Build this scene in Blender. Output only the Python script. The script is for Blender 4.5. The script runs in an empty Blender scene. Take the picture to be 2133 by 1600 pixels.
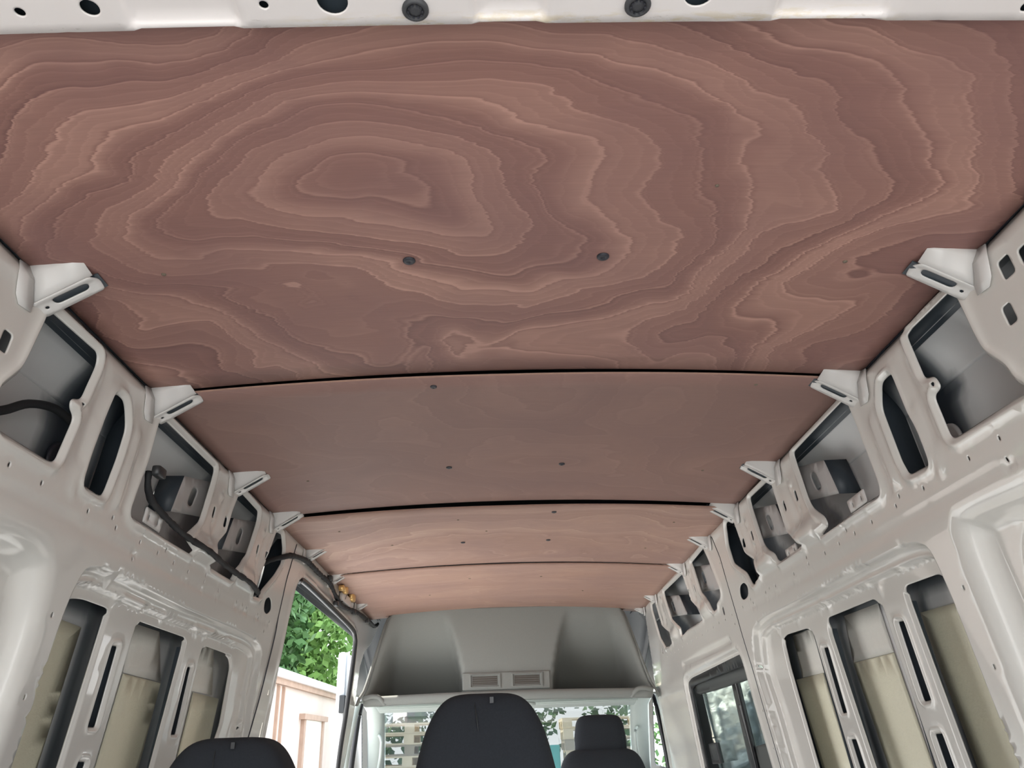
import bpy, bmesh, math, random
import numpy as np
from mathutils import Vector, Matrix
from mathutils.geometry import delaunay_2d_cdt
sc = bpy.context.scene
COL = sc.collection
random.seed(4)
# ---------------------------------------------------------------- camera
XC = 0.033          # middle plane of the van
FPX = 1600.0
yaw, pitch, roll = (math.radians(a) for a in (1.395, 25.147, -1.969))
fwd = Vector((math.sin(yaw)*math.cos(pitch), math.cos(yaw)*math.cos(pitch), math.sin(pitch)))
rgt = Vector((math.cos(yaw), -math.sin(yaw), 0)); upv = rgt.cross(fwd)
r2 = rgt*math.cos(roll) + upv*math.sin(roll); u2 = upv*math.cos(roll) - rgt*math.sin(roll)
cd = bpy.data.cameras.new('camera'); cam = bpy.data.objects.new('camera', cd); COL.objects.link(cam)
cd.sensor_width = 36; cd.lens = 36*FPX/2133; cd.clip_start = 0.02; cd.clip_end = 400
M3 = Matrix((r2, u2, -fwd)).transposed()
cam.matrix_world = Matrix.Translation((0, 0, 1.2)) @ M3.to_4x4()
sc.camera = cam
# ---------------------------------------------------------------- world, sun, exposure
w = bpy.data.worlds.new('sky'); sc.world = w; w.use_nodes = True
nt = w.node_tree; nt.nodes.clear()
bg = nt.nodes.new('ShaderNodeBackground'); wo = nt.nodes.new('ShaderNodeOutputWorld')
tc = nt.nodes.new('ShaderNodeTexCoord'); sp = nt.nodes.new('ShaderNodeSeparateXYZ'); rp = nt.nodes.new('ShaderNodeValToRGB')
nt.links.new(tc.outputs['Generated'], sp.inputs[0]); nt.links.new(sp.outputs['Z'], rp.inputs[0])
rp.color_ramp.elements[0].position = 0.0; rp.color_ramp.elements[0].color = (0.97, 0.98, 1.0, 1)
rp.color_ramp.elements[1].position = 0.8; rp.color_ramp.elements[1].color = (0.70, 0.84, 1.0, 1)
nt.links.new(rp.outputs[0], bg.inputs[0]); nt.links.new(bg.outputs[0], wo.inputs[0])
bg.inputs[1].default_value = 1.0
sun = bpy.data.lights.new('sun', 'SUN'); sun.energy = 4.0; sun.angle = math.radians(1.0); sun.color = (1.0, 0.93, 0.83)
so = bpy.data.objects.new('sun', sun); COL.objects.link(so)
SUN_FROM = Vector((-0.95, 0.10, 0.95))
so.rotation_euler = SUN_FROM.to_track_quat('Z', 'Y').to_euler()
so.location = (-8, 2, 9)
sc.view_settings.view_transform = 'Standard'; sc.view_settings.look = 'None'
sc.view_settings.gamma = 1.0; sc.view_settings.use_curve_mapping = False
sc.view_settings.exposure = 1.85
sc.cycles.max_bounces = 10; sc.cycles.diffuse_bounces = 6; sc.cycles.glossy_bounces = 4
sc.cycles.transparent_max_bounces = 12; sc.cycles.use_denoising = True
sc.cycles.sample_clamp_indirect = 6.0; sc.cycles.caustics_reflective = False; sc.cycles.caustics_refractive = False

# ---------------------------------------------------------------- node helper
class NT:
    def __init__(s, name):
        s.m = bpy.data.materials.new(name); s.m.use_nodes = True; s.t = s.m.node_tree
        s.b = s.t.nodes['Principled BSDF']
    def n(s, typ, ins=(), **kw):
        nd = s.t.nodes.new(typ)
        for k, v in kw.items(): setattr(nd, k, v)
        for i, v in (ins.items() if isinstance(ins, dict) else enumerate(ins)):
            if v is None: continue
            if isinstance(v, bpy.types.NodeSocket): s.t.links.new(v, nd.inputs[i])
            else: nd.inputs[i].default_value = v
        return nd
    def math(s, op, *a): return s.n('ShaderNodeMath', a, operation=op).outputs[0]
    def pos(s): return s.n('ShaderNodeTexCoord').outputs['Object']
    def scale(s, v, sx, sy, sz, off=(0, 0, 0)):
        nd = s.n('ShaderNodeMapping', {0: v}); nd.inputs['Scale'].default_value = (sx, sy, sz); nd.inputs['Location'].default_value = off
        return nd.outputs[0]
    def noise(s, v, sc_, det=2, rough=.5, dist=0):
        nd = s.n('ShaderNodeTexNoise'); s.t.links.new(v, nd.inputs['Vector'])
        nd.inputs['Scale'].default_value = sc_; nd.inputs['Detail'].default_value = det
        nd.inputs['Roughness'].default_value = rough; nd.inputs['Distortion'].default_value = dist
        return nd.outputs['Fac']
    def ramp(s, f, *stops):
        nd = s.n('ShaderNodeValToRGB', [f]); cr = nd.color_ramp
        while len(cr.elements) < len(stops): cr.elements.new(0.5)
        for e, (p, c) in zip(cr.elements, stops): e.position = p; e.color = (*c, 1) if len(c) == 3 else c
        return nd.outputs[0]
    def mix(s, f, a, b, blend='MIX'):
        nd = s.n('ShaderNodeMix', data_type='RGBA', blend_type=blend)
        for i, v in ((0, f), (6, a), (7, b)):
            if isinstance(v, bpy.types.NodeSocket): s.t.links.new(v, nd.inputs[i])
            else: nd.inputs[i].default_value = (*v, 1) if isinstance(v, tuple) and len(v) == 3 else v
        return nd.outputs[2]
    def set(s, **kw):
        for k, v in kw.items():
            k = {'color': 'Base Color', 'rough': 'Roughness', 'metal': 'Metallic', 'spec': 'Specular IOR Level', 'normal': 'Normal', 'trans': 'Transmission Weight', 'ior': 'IOR', 'coat': 'Coat Weight', 'alpha': 'Alpha', 'sheen': 'Sheen Weight'}[k]
            if isinstance(v, bpy.types.NodeSocket): s.t.links.new(v, s.b.inputs[k])
            else: s.b.inputs[k].default_value = (*v, 1) if isinstance(v, tuple) and len(v) == 3 else v
        return s.m
    def bump(s, h, dist=.001, st=.5):
        nd = s.n('ShaderNodeBump'); s.t.links.new(h, nd.inputs['Height']); nd.inputs['Distance'].default_value = dist; nd.inputs['Strength'].default_value = st
        return nd.outputs[0]

def paint(name, col, rough=.32, var=.04, coat=.0):
    m = NT(name); p = m.pos(); f = m.noise(p, 3.0, 4)
    c2 = tuple(c*(1-var*2.2) for c in col)
    c = m.mix(f, c2, col)
    sp_ = m.noise(p, 55, 3, .6)
    dirt = m.ramp(sp_, (0.70, (1, 1, 1)), (0.80, (.86, .84, .80)))
    return m.set(color=c, rough=m.math('ADD', rough-.05, m.math('MULTIPLY', m.noise(p, 8, 3), .12)), coat=coat)
def simple(name, col, rough=.6, metal=0.0, var=.12, scale=20, bump=0.0):
    m = NT(name); p = m.pos(); f = m.noise(p, scale, 4, .6)
    kw = dict(color=m.mix(f, tuple(c*(1-var) for c in col), tuple(min(1, c*(1+var)) for c in col)), rough=rough, metal=metal)
    if bump: kw['normal'] = m.bump(m.noise(p, scale*12, 3), bump, .6)
    return m.set(**kw)
MAT = {}
MAT['paint'] = paint('pinkish_white_body_paint', (.72, .70, .66), .16, coat=.6)
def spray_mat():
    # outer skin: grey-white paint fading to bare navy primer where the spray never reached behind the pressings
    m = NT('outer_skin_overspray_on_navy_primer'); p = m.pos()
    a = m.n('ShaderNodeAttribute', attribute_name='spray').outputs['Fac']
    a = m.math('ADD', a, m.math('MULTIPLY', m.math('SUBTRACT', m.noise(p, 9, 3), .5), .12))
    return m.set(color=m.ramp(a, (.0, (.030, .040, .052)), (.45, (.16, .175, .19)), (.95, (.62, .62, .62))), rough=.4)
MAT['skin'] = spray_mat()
MAT['ecoat'] = simple('bare_navy_grey_primer', (.045, .058, .072), .45, 0, .15, 12)
MAT['steel'] = paint('galvanised_bracket_paint', (.72, .70, .68), .22)
MAT['plate'] = paint('grey_mounting_plate_paint', (.50, .48, .47), .38)
MAT['pad'] = (lambda: (lambda m: m.set(color=m.mix(m.noise(m.pos(), 60, 5, .7), (.78, .75, .57), (.86, .83, .66)), rough=.42, normal=m.bump(m.noise(m.pos(), 140, 4, .7), .0015, .5)))(NT('yellow_damping_sheet')))()
MAT['cream'] = simple('cream_lit_skin_and_shutter', (.80, .78, .72), .45, 0, .04, 60, .0008)  # cream for patches of brightly lit skin; also the outbuilding shutter
MAT['rubber'] = simple('black_rubber', (.018, .020, .024), .5, 0, .2)
MAT['seal'] = simple('black_door_seal', (.02, .02, .022), .28, 0, .2)
MAT['loom'] = simple('black_cloth_tape', (.012, .013, .015), .7, 0, .3, 90, .001)
MAT['plug'] = simple('dark_grey_plastic_plug', (.035, .035, .045), .45, 0, .2)
MAT['grommet'] = simple('grey_black_rubber_grommet', (.05, .05, .055), .5, 0, .2)
MAT['fabric'] = simple('charcoal_seat_fabric', (.019, .023, .030), .9, 0, .35, 260, .0008)
MAT['plastic'] = simple('black_plastic', (.03, .032, .034), .4, 0, .1)
MAT['liner'] = simple('grey_green_moulded_headliner', (.27, .28, .265), .8, 0, .05, 120, .0004)
MAT['bay'] = simple('grey_moulded_shelf_bay', (.22, .225, .22), .8, 0, .05, 120, .0004)
MAT['mint'] = simple('pale_pillar_trim', (.58, .64, .61), .6, 0, .04)
MAT['ventdark'] = simple('brown_grey_vent_gauze', (.12, .105, .09), .8, 0, .1)
MAT['blind'] = simple('dark_grey_window_blind', (.055, .06, .058), .55, 0, .1)
MAT['gold'] = simple('golden_metal', (.85, .55, .22), .3, .6, .1)
MAT['floor'] = simple('worn_grey_van_floor', (.40, .40, .40), .6, 0, .2, 6)
def glass_mat():
    m = NT('green_tinted_glass'); t = m.t
    tr = m.n('ShaderNodeBsdfTransparent'); tr.inputs[0].default_value = (.93, .985, .96, 1)
    gl = m.n('ShaderNodeBsdfGlossy'); gl.inputs[0].default_value = (1, 1, 1, 1); gl.inputs[1].default_value = .02
    fr = m.n('ShaderNodeFresnel'); fr.inputs[0].default_value = 1.45
    mx = m.n('ShaderNodeMixShader', [m.math('MULTIPLY', fr.outputs[0], .8), tr.outputs[0], gl.outputs[0]])
    t.links.new(mx.outputs[0], t.nodes['Material Output'].inputs[0]); return m.m
MAT['glass'] = glass_mat()
MAT['reflection'] = (lambda m: m.set(color=m.mix(m.noise(m.pos(), 7, 4), (.82, .90, .87), (.97, .99, .98)), rough=.45, metal=.2, normal=m.bump(m.noise(m.pos(), 9, 5, .6, 1.5), .03, 1.0)))(NT('pale_window_reflection'))  # pale colour standing in for reflections in the right side window
# header paint, rust-stained near its front lip
def header_mat():
    m = NT('white_header_paint_with_rust_stains'); p = m.pos()
    s = m.n('ShaderNodeSeparateXYZ', [p]); y = s.outputs[1]
    edge = m.ramp(y, (0.588, (0, 0, 0)), (0.606, (1, 1, 1)))
    n = m.ramp(m.noise(m.scale(p, 14, 60, 1), 1.6, 5, .7), (.48, (0, 0, 0)), (.60, (1, 1, 1)))
    side = m.ramp(m.math('ABSOLUTE', m.math('SUBTRACT', s.outputs[0], 0.12)), (.30, (1, 1, 1)), (.36, (0, 0, 0)))
    f = m.math('MULTIPLY', m.math('MULTIPLY', edge, n), side)
    c = m.mix(m.math('MULTIPLY', f, .75), (.80, .745, .73), (.66, .54, .33))
    n2 = m.ramp(m.noise(m.scale(p, 20, 90, 1, (3, 1, 0)), 1.7, 5, .75), (.62, (0, 0, 0)), (.68, (1, 1, 1)))
    c = m.mix(m.math('MULTIPLY', m.math('MULTIPLY', n2, edge), .6), c, (.28, .23, .16))
    return m.set(color=c, rough=.3)
MAT['header'] = header_mat()
def ply(name, seed, contrast, base, dark, light, cx=0.0, cy=0.0, radial=0.0, bands=9.0, stretch=1.0, grey=0.0):
    """rotary-cut plywood face: contour figure of a warped field, feathered along the fibre (x)"""
    m = NT(name); p0 = m.pos()
    sep = m.n('ShaderNodeSeparateXYZ', [p0]); x, y = sep.outputs[0], sep.outputs[1]
    jag = m.math('SUBTRACT', m.noise(m.scale(p0, 4, 120, 1, (seed, 0, 0)), 1.0, 4, .7), .5)
    jag2 = m.math('SUBTRACT', m.noise(m.scale(p0, 10, 34, 1, (seed, 3, 0)), 1.0, 3, .6), .5)
    xj = m.math('ADD', x, m.math('ADD', m.math('MULTIPLY', jag, .030), m.math('MULTIPLY', jag2, .020)))
    v = m.n('ShaderNodeCombineXYZ', [xj, y, float(seed)]).outputs[0]
    n1 = m.noise(m.scale(v, 1.25, 1.7*stretch, 1), 1.0, 1.6, .45, .4)
    n2 = m.noise(m.scale(v, 4.2, 5.0*stretch, 1), 1.0, 2, .5, .6)
    dx = m.math('MULTIPLY', m.math('SUBTRACT', xj, cx), 1.0); dy0 = m.math('SUBTRACT', y, cy); dy = m.math('ADD', m.math('MULTIPLY', m.math('MINIMUM', dy0, 0.0), 2.5), m.math('MULTIPLY', m.math('MAXIMUM', dy0, 0.0), .75))
    rad = m.math('SQRT', m.math('ADD', m.math('ADD', m.math('MULTIPLY', dx, dx), m.math('MULTIPLY', dy, dy)), .004))
    F = m.math('ADD', m.math('ADD', m.math('MULTIPLY', n1, 1.75), m.math('MULTIPLY', n2, .30)), m.math('MULTIPLY', rad, radial))
    t = m.math('FRACT', m.math('MULTIPLY', F, bands))
    line = m.ramp(t, (0.0, (.25,)*3), (.10, (.42,)*3), (.55, (.5,)*3), (.86, (.60,)*3), (.95, (1.0,)*3), (1.0, (.15,)*3))
    t2 = m.math('FRACT', m.math('MULTIPLY', F, bands*2.63))
    line2 = m.ramp(t2, (0.0, (.40,)*3), (.7, (.5,)*3), (.93, (.66,)*3), (1.0, (.36,)*3))
    t3 = m.math('FRACT', m.math('MULTIPLY', F, bands*.31))
    zone = m.ramp(t3, (0.0, (.74,)*3), (.35, (.50,)*3), (.60, (.26,)*3), (.80, (.34,)*3), (1.0, (.74,)*3))
    L = m.math('ADD', m.math('ADD', m.math('MULTIPLY', line, .50), m.math('MULTIPLY', line2, .30)), m.math('MULTIPLY', m.math('SUBTRACT', zone, .1), .5))
    mask = m.ramp(m.noise(m.scale(p0, 1.3, 1.7, 1, (seed*3, 1, 0)), 1.2, 2), (.32, (.55,)*3), (.62, (1.0,)*3))
    L = m.math('ADD', .5, m.math('MULTIPLY', m.math('SUBTRACT', L, .5), m.math('MULTIPLY', mask, contrast)))
    col = m.ramp(L, (.22, dark), (.5, base), (.85, light))
    blotch = m.noise(m.scale(p0, 1, 1.3, 1, (seed*5, 2, 0)), 2.6, 4, .6)
    col = m.mix(m.ramp(blotch, (.35, (0, 0, 0)), (.7, (.55,)*3)), col, (base[0]*.78, base[1]*.80, base[2]*.92))
    fib = m.noise(m.scale(p0, 9, 260, 1, (seed, 7, 0)), 1.0, 4, .7)
    col = m.mix(.35, col, m.ramp(fib, (.25, (.72,)*3), (.6, (1,)*3)), 'MULTIPLY')
    if grey: col = m.mix(grey, col, (.265, .19, .162))
    return m.set(color=col, rough=.62, normal=m.bump(fib, .0006, .4))
B, D_, L_ = (.315, .160, .133), (.160, .076, .072), (.57, .325, .26)
PLY = [ply('plywood_swirl_figure', 2.0, 1.15, B, D_, L_, -.10, .88, 1.6, 8.5),
       ply('plywood_greyed_faint_figure', 5.0, .35, B, D_, L_, .3, 2.0, .3, 7, 1.0, .35),
       ply('plywood_wavy_figure', 9.0, .7, (.42, .258, .205), (.26, .15, .118), (.62, .42, .34), .1, 3.2, .9, 6),
       ply('plywood_straight_streaks', 13.0, .5, (.44, .270, .212), (.29, .17, .133), (.60, .40, .32), 0, 4.2, .1, 5, 3.0)]
MAT['plyedge'] = simple('plywood_edge', (.42, .26, .20), .7, 0, .2, 60)
MAT['render'] = simple('pale_pinkish_render', (.62, .52, .46), .9, 0, .15, 1.2)
MAT['rustbrown'] = simple('rust_brown_timber', (.42, .29, .22), .8, 0, .3, 3)
MAT['palewood'] = simple('pale_pallet_wood', (.80, .70, .52), .85, 0, .25, 4)
MAT['oldwood'] = simple('grey_weathered_wood', (.40, .35, .28), .9, 0, .25, 4)
MAT['teal'] = simple('teal_plastic', (.05, .42, .40), .5)
MAT['ground'] = simple('light_gravel', (.50, .49, .47), .95, 0, .25, 3)
MAT['leaf'] = simple('bright_green_leaves', (.16, .30, .07), .7, 0, .6, 1.6)
MAT['leaf2'] = simple('dark_green_leaves', (.07, .16, .045), .7, 0, .6, 1.6)
MAT['bark'] = simple('grey_brown_bark', (.20, .16, .12), .9, 0, .3, 8)
MAT['white'] = simple('white_door_paint', (.86, .86, .87), .3, 0, .02)

# ---------------------------------------------------------------- object helpers
def link(name, me, parent=None, mat=None, **props):
    o = bpy.data.objects.new(name, me); COL.objects.link(o)
    if parent is not None: o.parent = parent
    if mat is not None and me is not None: me.materials.append(mat)
    for k, v in props.items(): o[k] = v
    return o
def empty(name, loc, **props):
    o = bpy.data.objects.new(name, None); COL.objects.link(o); o.location = loc; o.empty_display_size = .1
    for k, v in props.items(): o[k] = v
    return o
def setp(o, parent):
    """parent without moving a mesh that was built in world coordinates"""
    o.parent = parent; o.matrix_parent_inverse = Matrix.Translation(-Vector(parent.location)); return o
def mesh(name, V, F, smooth=True):
    me = bpy.data.meshes.new(name); me.from_pydata([tuple(v) for v in V], [], [tuple(f) for f in F]); me.update()
    if smooth: me.polygons.foreach_set('use_smooth', [True]*len(me.polygons))
    return me
def solid(o, t, off=-1.0):
    md = o.modifiers.new('thickness', 'SOLIDIFY'); md.thickness = t; md.offset = off; return o
def bevel(o, wd, seg=2):
    md = o.modifiers.new('bevel', 'BEVEL'); md.width = wd; md.segments = seg; md.limit_method = 'ANGLE'; md.harden_normals = False; return o
def box_mesh(name, x0, x1, y0, y1, z0, z1):
    V = [(x, y, z) for x in (x0, x1) for y in (y0, y1) for z in (z0, z1)]
    F = [(0, 1, 3, 2), (4, 6, 7, 5), (0, 4, 5, 1), (2, 3, 7, 6), (0, 2, 6, 4), (1, 5, 7, 3)]
    return mesh(name, V, F, False)
def tube_mesh(name, pts, r, seg=10, lumpy=0.0, closed=False):
    pts = [Vector(p) for p in pts]; P = []
    n = len(pts)                                   # Catmull-Rom
    for i in range(n-1):
        p0, p1, p2, p3 = pts[max(i-1, 0)], pts[i], pts[i+1], pts[min(i+2, n-1)]
        k = max(3, int((p2-p1).length/.012)); k = min(k, 24)
        for j in range(k):
            t = j/k
            P.append(.5*((2*p1)+(p2-p0)*t+(2*p0-5*p1+4*p2-p3)*t*t+(3*p1-p0-3*p2+p3)*t**3))
    P.append(pts[-1]); V, F = [], []
    up = Vector((.1, .2, 1))
    for i, p in enumerate(P):
        d = (P[min(i+1, len(P)-1)]-P[max(i-1, 0)]).normalized()
        a = d.cross(up).normalized() if abs(d.dot(up.normalized())) < .95 else d.cross(Vector((1, 0, 0))).normalized()
        b = d.cross(a); rr = r*(1+lumpy*(random.random()-.5))
        for k in range(seg):
            an = 2*math.pi*k/seg; V.append(p+(a*math.cos(an)+b*math.sin(an))*rr)
    for i in range(len(P)-1):
        for k in range(seg):
            F.append((i*seg+k, i*seg+(k+1) % seg, (i+1)*seg+(k+1) % seg, (i+1)*seg+k))
    F.append(tuple(range(seg))[::-1]); F.append(tuple((len(P)-1)*seg+k for k in range(seg)))
    return mesh(name, V, F)
def lathe(name, prof, seg=24, M=None):
    V, F = [], []
    for r, z in prof:
        for k in range(seg):
            a = 2*math.pi*k/seg; v = Vector((r*math.cos(a), r*math.sin(a), z)); V.append(M @ v if M else v)
    n = len(prof)
    for i in range(n-1):
        for k in range(seg): F.append((i*seg+k, i*seg+(k+1) % seg, (i+1)*seg+(k+1) % seg, (i+1)*seg+k))
    F.append(tuple(range(seg))[::-1]); F.append(tuple((n-1)*seg+k for k in range(seg)))
    return mesh(name, V, F)
def superell(name, c, r, e=(.5, .5), taper=None, nu=36, nv=24):
    """rounded block: e small = boxy; taper(t) scales the width with height t in -1..1"""
    V, F = [], []
    sg = lambda v, p: math.copysign(abs(v)**p, v)
    for j in range(nv+1):
        ph = -math.pi/2+math.pi*j/nv; cz = sg(math.cos(ph), e[0]); z = sg(math.sin(ph), e[0])
        tx = taper(z) if taper else 1
        for i in range(nu):
            th = 2*math.pi*i/nu
            V.append((c[0]+r[0]*cz*sg(math.cos(th), e[1])*tx, c[1]+r[1]*cz*sg(math.sin(th), e[1]), c[2]+r[2]*z))
    for j in range(nv):
        for i in range(nu): F.append((j*nu+i, j*nu+(i+1) % nu, (j+1)*nu+(i+1) % nu, (j+1)*nu+i))
    me = mesh(name, V, F); bm = bmesh.new(); bm.from_mesh(me); bmesh.ops.remove_doubles(bm, verts=bm.verts, dist=1e-5); bm.to_mesh(me); bm.free()
    return me

# ---------------------------------------------------------------- pressed-sheet builder
def round_poly(P, r, step=.012):
    P = [Vector(p).to_2d() if len(p) > 2 else Vector(p) for p in P]; out = []; n = len(P)
    for i in range(n):
        a, b, c = P[i-1], P[i], P[(i+1) % n]
        la, lc = (a-b).length, (c-b).length
        ra = min(r, .45*la); rc = min(r, .45*lc)
        s, e = b+(a-b)*(ra/la), b+(c-b)*(rc/lc)
        for k in range(5):
            t = k/4; out.append(s*(1-t)**2+b*2*t*(1-t)+e*t*t)
    res = []
    for i in range(len(out)):
        a, b = out[i], out[(i+1) % len(out)]; L = (b-a).length
        if L < 1e-4: continue
        k = max(1, int(L/step)); res += [tuple(a+(b-a)*(j/k)) for j in range(k)]
    return np.array(res)
def sdf(P, poly):
    """signed distance (negative inside), P (N,2)"""
    A = poly; Bp = np.roll(poly, -1, 0); d2 = np.full(len(P), 1e9); ins = np.zeros(len(P), bool)
    for a, b in zip(A, Bp):
        e = b-a; wv = P-a; t = np.clip((wv@e)/max(e@e, 1e-12), 0, 1); q = wv-t[:, None]*e
        d2 = np.minimum(d2, (q**2).sum(1))
        c = (a[1] > P[:, 1]) != (b[1] > P[:, 1])
        if b[1] != a[1]: ins ^= c & (P[:, 0] < (b[0]-a[0])*(P[:, 1]-a[1])/(b[1]-a[1])+a[0])
    d = np.sqrt(d2); return np.where(ins, -d, d)
def ss(t): t = np.clip(t, 0, 1); return t*t*(3-2*t)
def offset_ring(poly, d):
    n = len(poly); e = np.roll(poly, -1, 0)-np.roll(poly, 1, 0); L = np.linalg.norm(e, axis=1)+1e-9
    nrm = np.stack([e[:, 1], -e[:, 0]], 1)/L[:, None]
    area = .5*np.sum(poly[:, 0]*np.roll(poly[:, 1], -1)-np.roll(poly[:, 0], -1)*poly[:, 1])
    return poly+nrm*d*(1 if area > 0 else -1)
def sheet(name, outline, holes, mapf, relief=None, step=.02, rings=(), extra_rings=(), zfine=-9, coarse=.06, parent=None, mat=None, flip=False, thick=.004):
    """flat sheet with true cut holes, triangulated, given relief and bent into 3D by mapf(P, off) -> (N,3)"""
    outline = np.array(outline, float); pts = [outline]; edges = []; base = 0
    def add(poly):
        nonlocal base
        n = len(poly); edges.extend([(base+i, base+(i+1) % n) for i in range(n)]); base += n
    add(outline)
    for h in holes: pts.append(h); add(h)
    lo, hi = outline.min(0), outline.max(0); fr = []
    g = np.mgrid[lo[0]+step/2:hi[0]:step, max(lo[1], zfine)+step/2:hi[1]:step].reshape(2, -1).T; fr.append(g)
    if zfine > lo[1]:
        g = np.mgrid[lo[0]+coarse/2:hi[0]:coarse, lo[1]+coarse/2:zfine:coarse].reshape(2, -1).T; fr.append(g)
    for poly, ds in list(zip(holes, [rings]*len(holes)))+list(extra_rings):
        for d in ds: fr.append(offset_ring(poly, d))
    ringpts = fr[-sum(len(ds) for _, ds in list(zip(holes, [rings]*len(holes)))+list(extra_rings)):] if (rings or extra_rings) else []
    gridp = np.concatenate(fr[:len(fr)-len(ringpts)]); kg = np.ones(len(gridp), bool)
    for poly, ds in list(zip(holes, [rings]*len(holes)))+list(extra_rings):
        if not len(ds): continue
        b0, b1 = poly.min(0)-.05, poly.max(0)+.05
        idx = np.where(kg & (gridp[:, 0] > b0[0]) & (gridp[:, 0] < b1[0]) & (gridp[:, 1] > b0[1]) & (gridp[:, 1] < b1[1]))[0]
        if len(idx):
            dd = sdf(gridp[idx], poly); kg[idx[(dd > min(min(ds), 0)-.004) & (dd < max(max(ds), 0)+.004)]] = False
    good = [gridp[kg]]
    allr = [(poly, d) for poly, ds in list(zip(holes, [rings]*len(holes)))+list(extra_rings) for d in ds]
    nh = len(holes)*len(rings); big = [h for h in holes if np.ptp(h[:, 0]) > .05]
    for ri, ((poly, d), q) in enumerate(zip(allr, ringpts)):
        if ri >= nh:
            for h in big:
                b0, b1 = h.min(0)-.021, h.max(0)+.021; q = q[~((q[:, 0] > b0[0]) & (q[:, 0] < b1[0]) & (q[:, 1] > b0[1]) & (q[:, 1] < b1[1])) | (sdf(q, h) > .021)] if len(q) else q
            if not len(q): continue
                  # drop ring points that fold back at tight corners
        good.append(q[np.abs(sdf(q, poly)-d) < max(.0008, abs(d)*.12)])
    fr = np.concatenate(good)
    keep = sdf(fr, outline) < -.002
    for h in holes:
        b0, b1 = h.min(0)-.003, h.max(0)+.003
        c = keep & (fr[:, 0] > b0[0]) & (fr[:, 0] < b1[0]) & (fr[:, 1] > b0[1]) & (fr[:, 1] < b1[1])
        idx = np.where(c)[0]
        if len(idx): keep[idx[sdf(fr[idx], h) < .0015]] = False
    fr = fr[keep]; allp = np.concatenate(pts+[fr])
    vs, es, fs, *_ = delaunay_2d_cdt([Vector(p) for p in allp], edges, [], 0, 1e-6)
    V = np.array([tuple(v) for v in vs]); Ff = np.array([f for f in fs if len(f) == 3])
    ta = V[Ff]; e1 = ta[:, 1]-ta[:, 0]; e2 = ta[:, 2]-ta[:, 0]; Ff = Ff[np.abs(e1[:, 0]*e2[:, 1]-e1[:, 1]*e2[:, 0]) > 1e-9]
    C = V[Ff].mean(1); ok = sdf(C, outline) < 0
    for h in holes:
        b0, b1 = h.min(0), h.max(0)
        idx = np.where(ok & (C[:, 0] > b0[0]) & (C[:, 0] < b1[0]) & (C[:, 1] > b0[1]) & (C[:, 1] < b1[1]))[0]
        if len(idx): ok[idx[sdf(C[idx], h) < 0]] = False
    Ff = Ff[ok]; used = np.unique(Ff); mp = -np.ones(len(V), int); mp[used] = np.arange(len(used)); V = V[used]; Ff = mp[Ff]
    off = relief(V) if relief else np.zeros(len(V))
    if flip: Ff = Ff[:, ::-1]
    o = link(name, mesh(name, mapf(V, off), Ff.tolist()), parent, mat)
    if thick: solid(o, thick, -1)
    return o
def dot(y, z, r=.0035, n=8): return np.array([(y+r*math.cos(2*math.pi*k/n), z+r*1.4*math.sin(2*math.pi*k/n)) for k in range(n)])
def rrect(y, z, wy, wz, r=.005, sl=0.0):
    return round_poly([(y-wy/2-sl*wz/2, z-wz/2), (y+wy/2-sl*wz/2, z-wz/2), (y+wy/2+sl*wz/2, z+wz/2), (y-wy/2+sl*wz/2, z+wz/2)], r, .01)
PZ = [0.0, .9, 1.1, 1.3, 1.54, 1.7, 1.8, 1.9, 1.96, 2.2]; PX = [.93, .925, .90, .87, .835, .815, .803, .792, .785, .76]
def fx(z): return np.interp(z, PZ, PX)
def wallmap(side):
    return lambda P, off: np.stack([XC+side*(fx(P[:, 1])+off), P[:, 0], P[:, 1]], 1)
def W3(side, y, z, off=0.0): return Vector((XC+side*(float(fx(z))+off), y, z))
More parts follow.
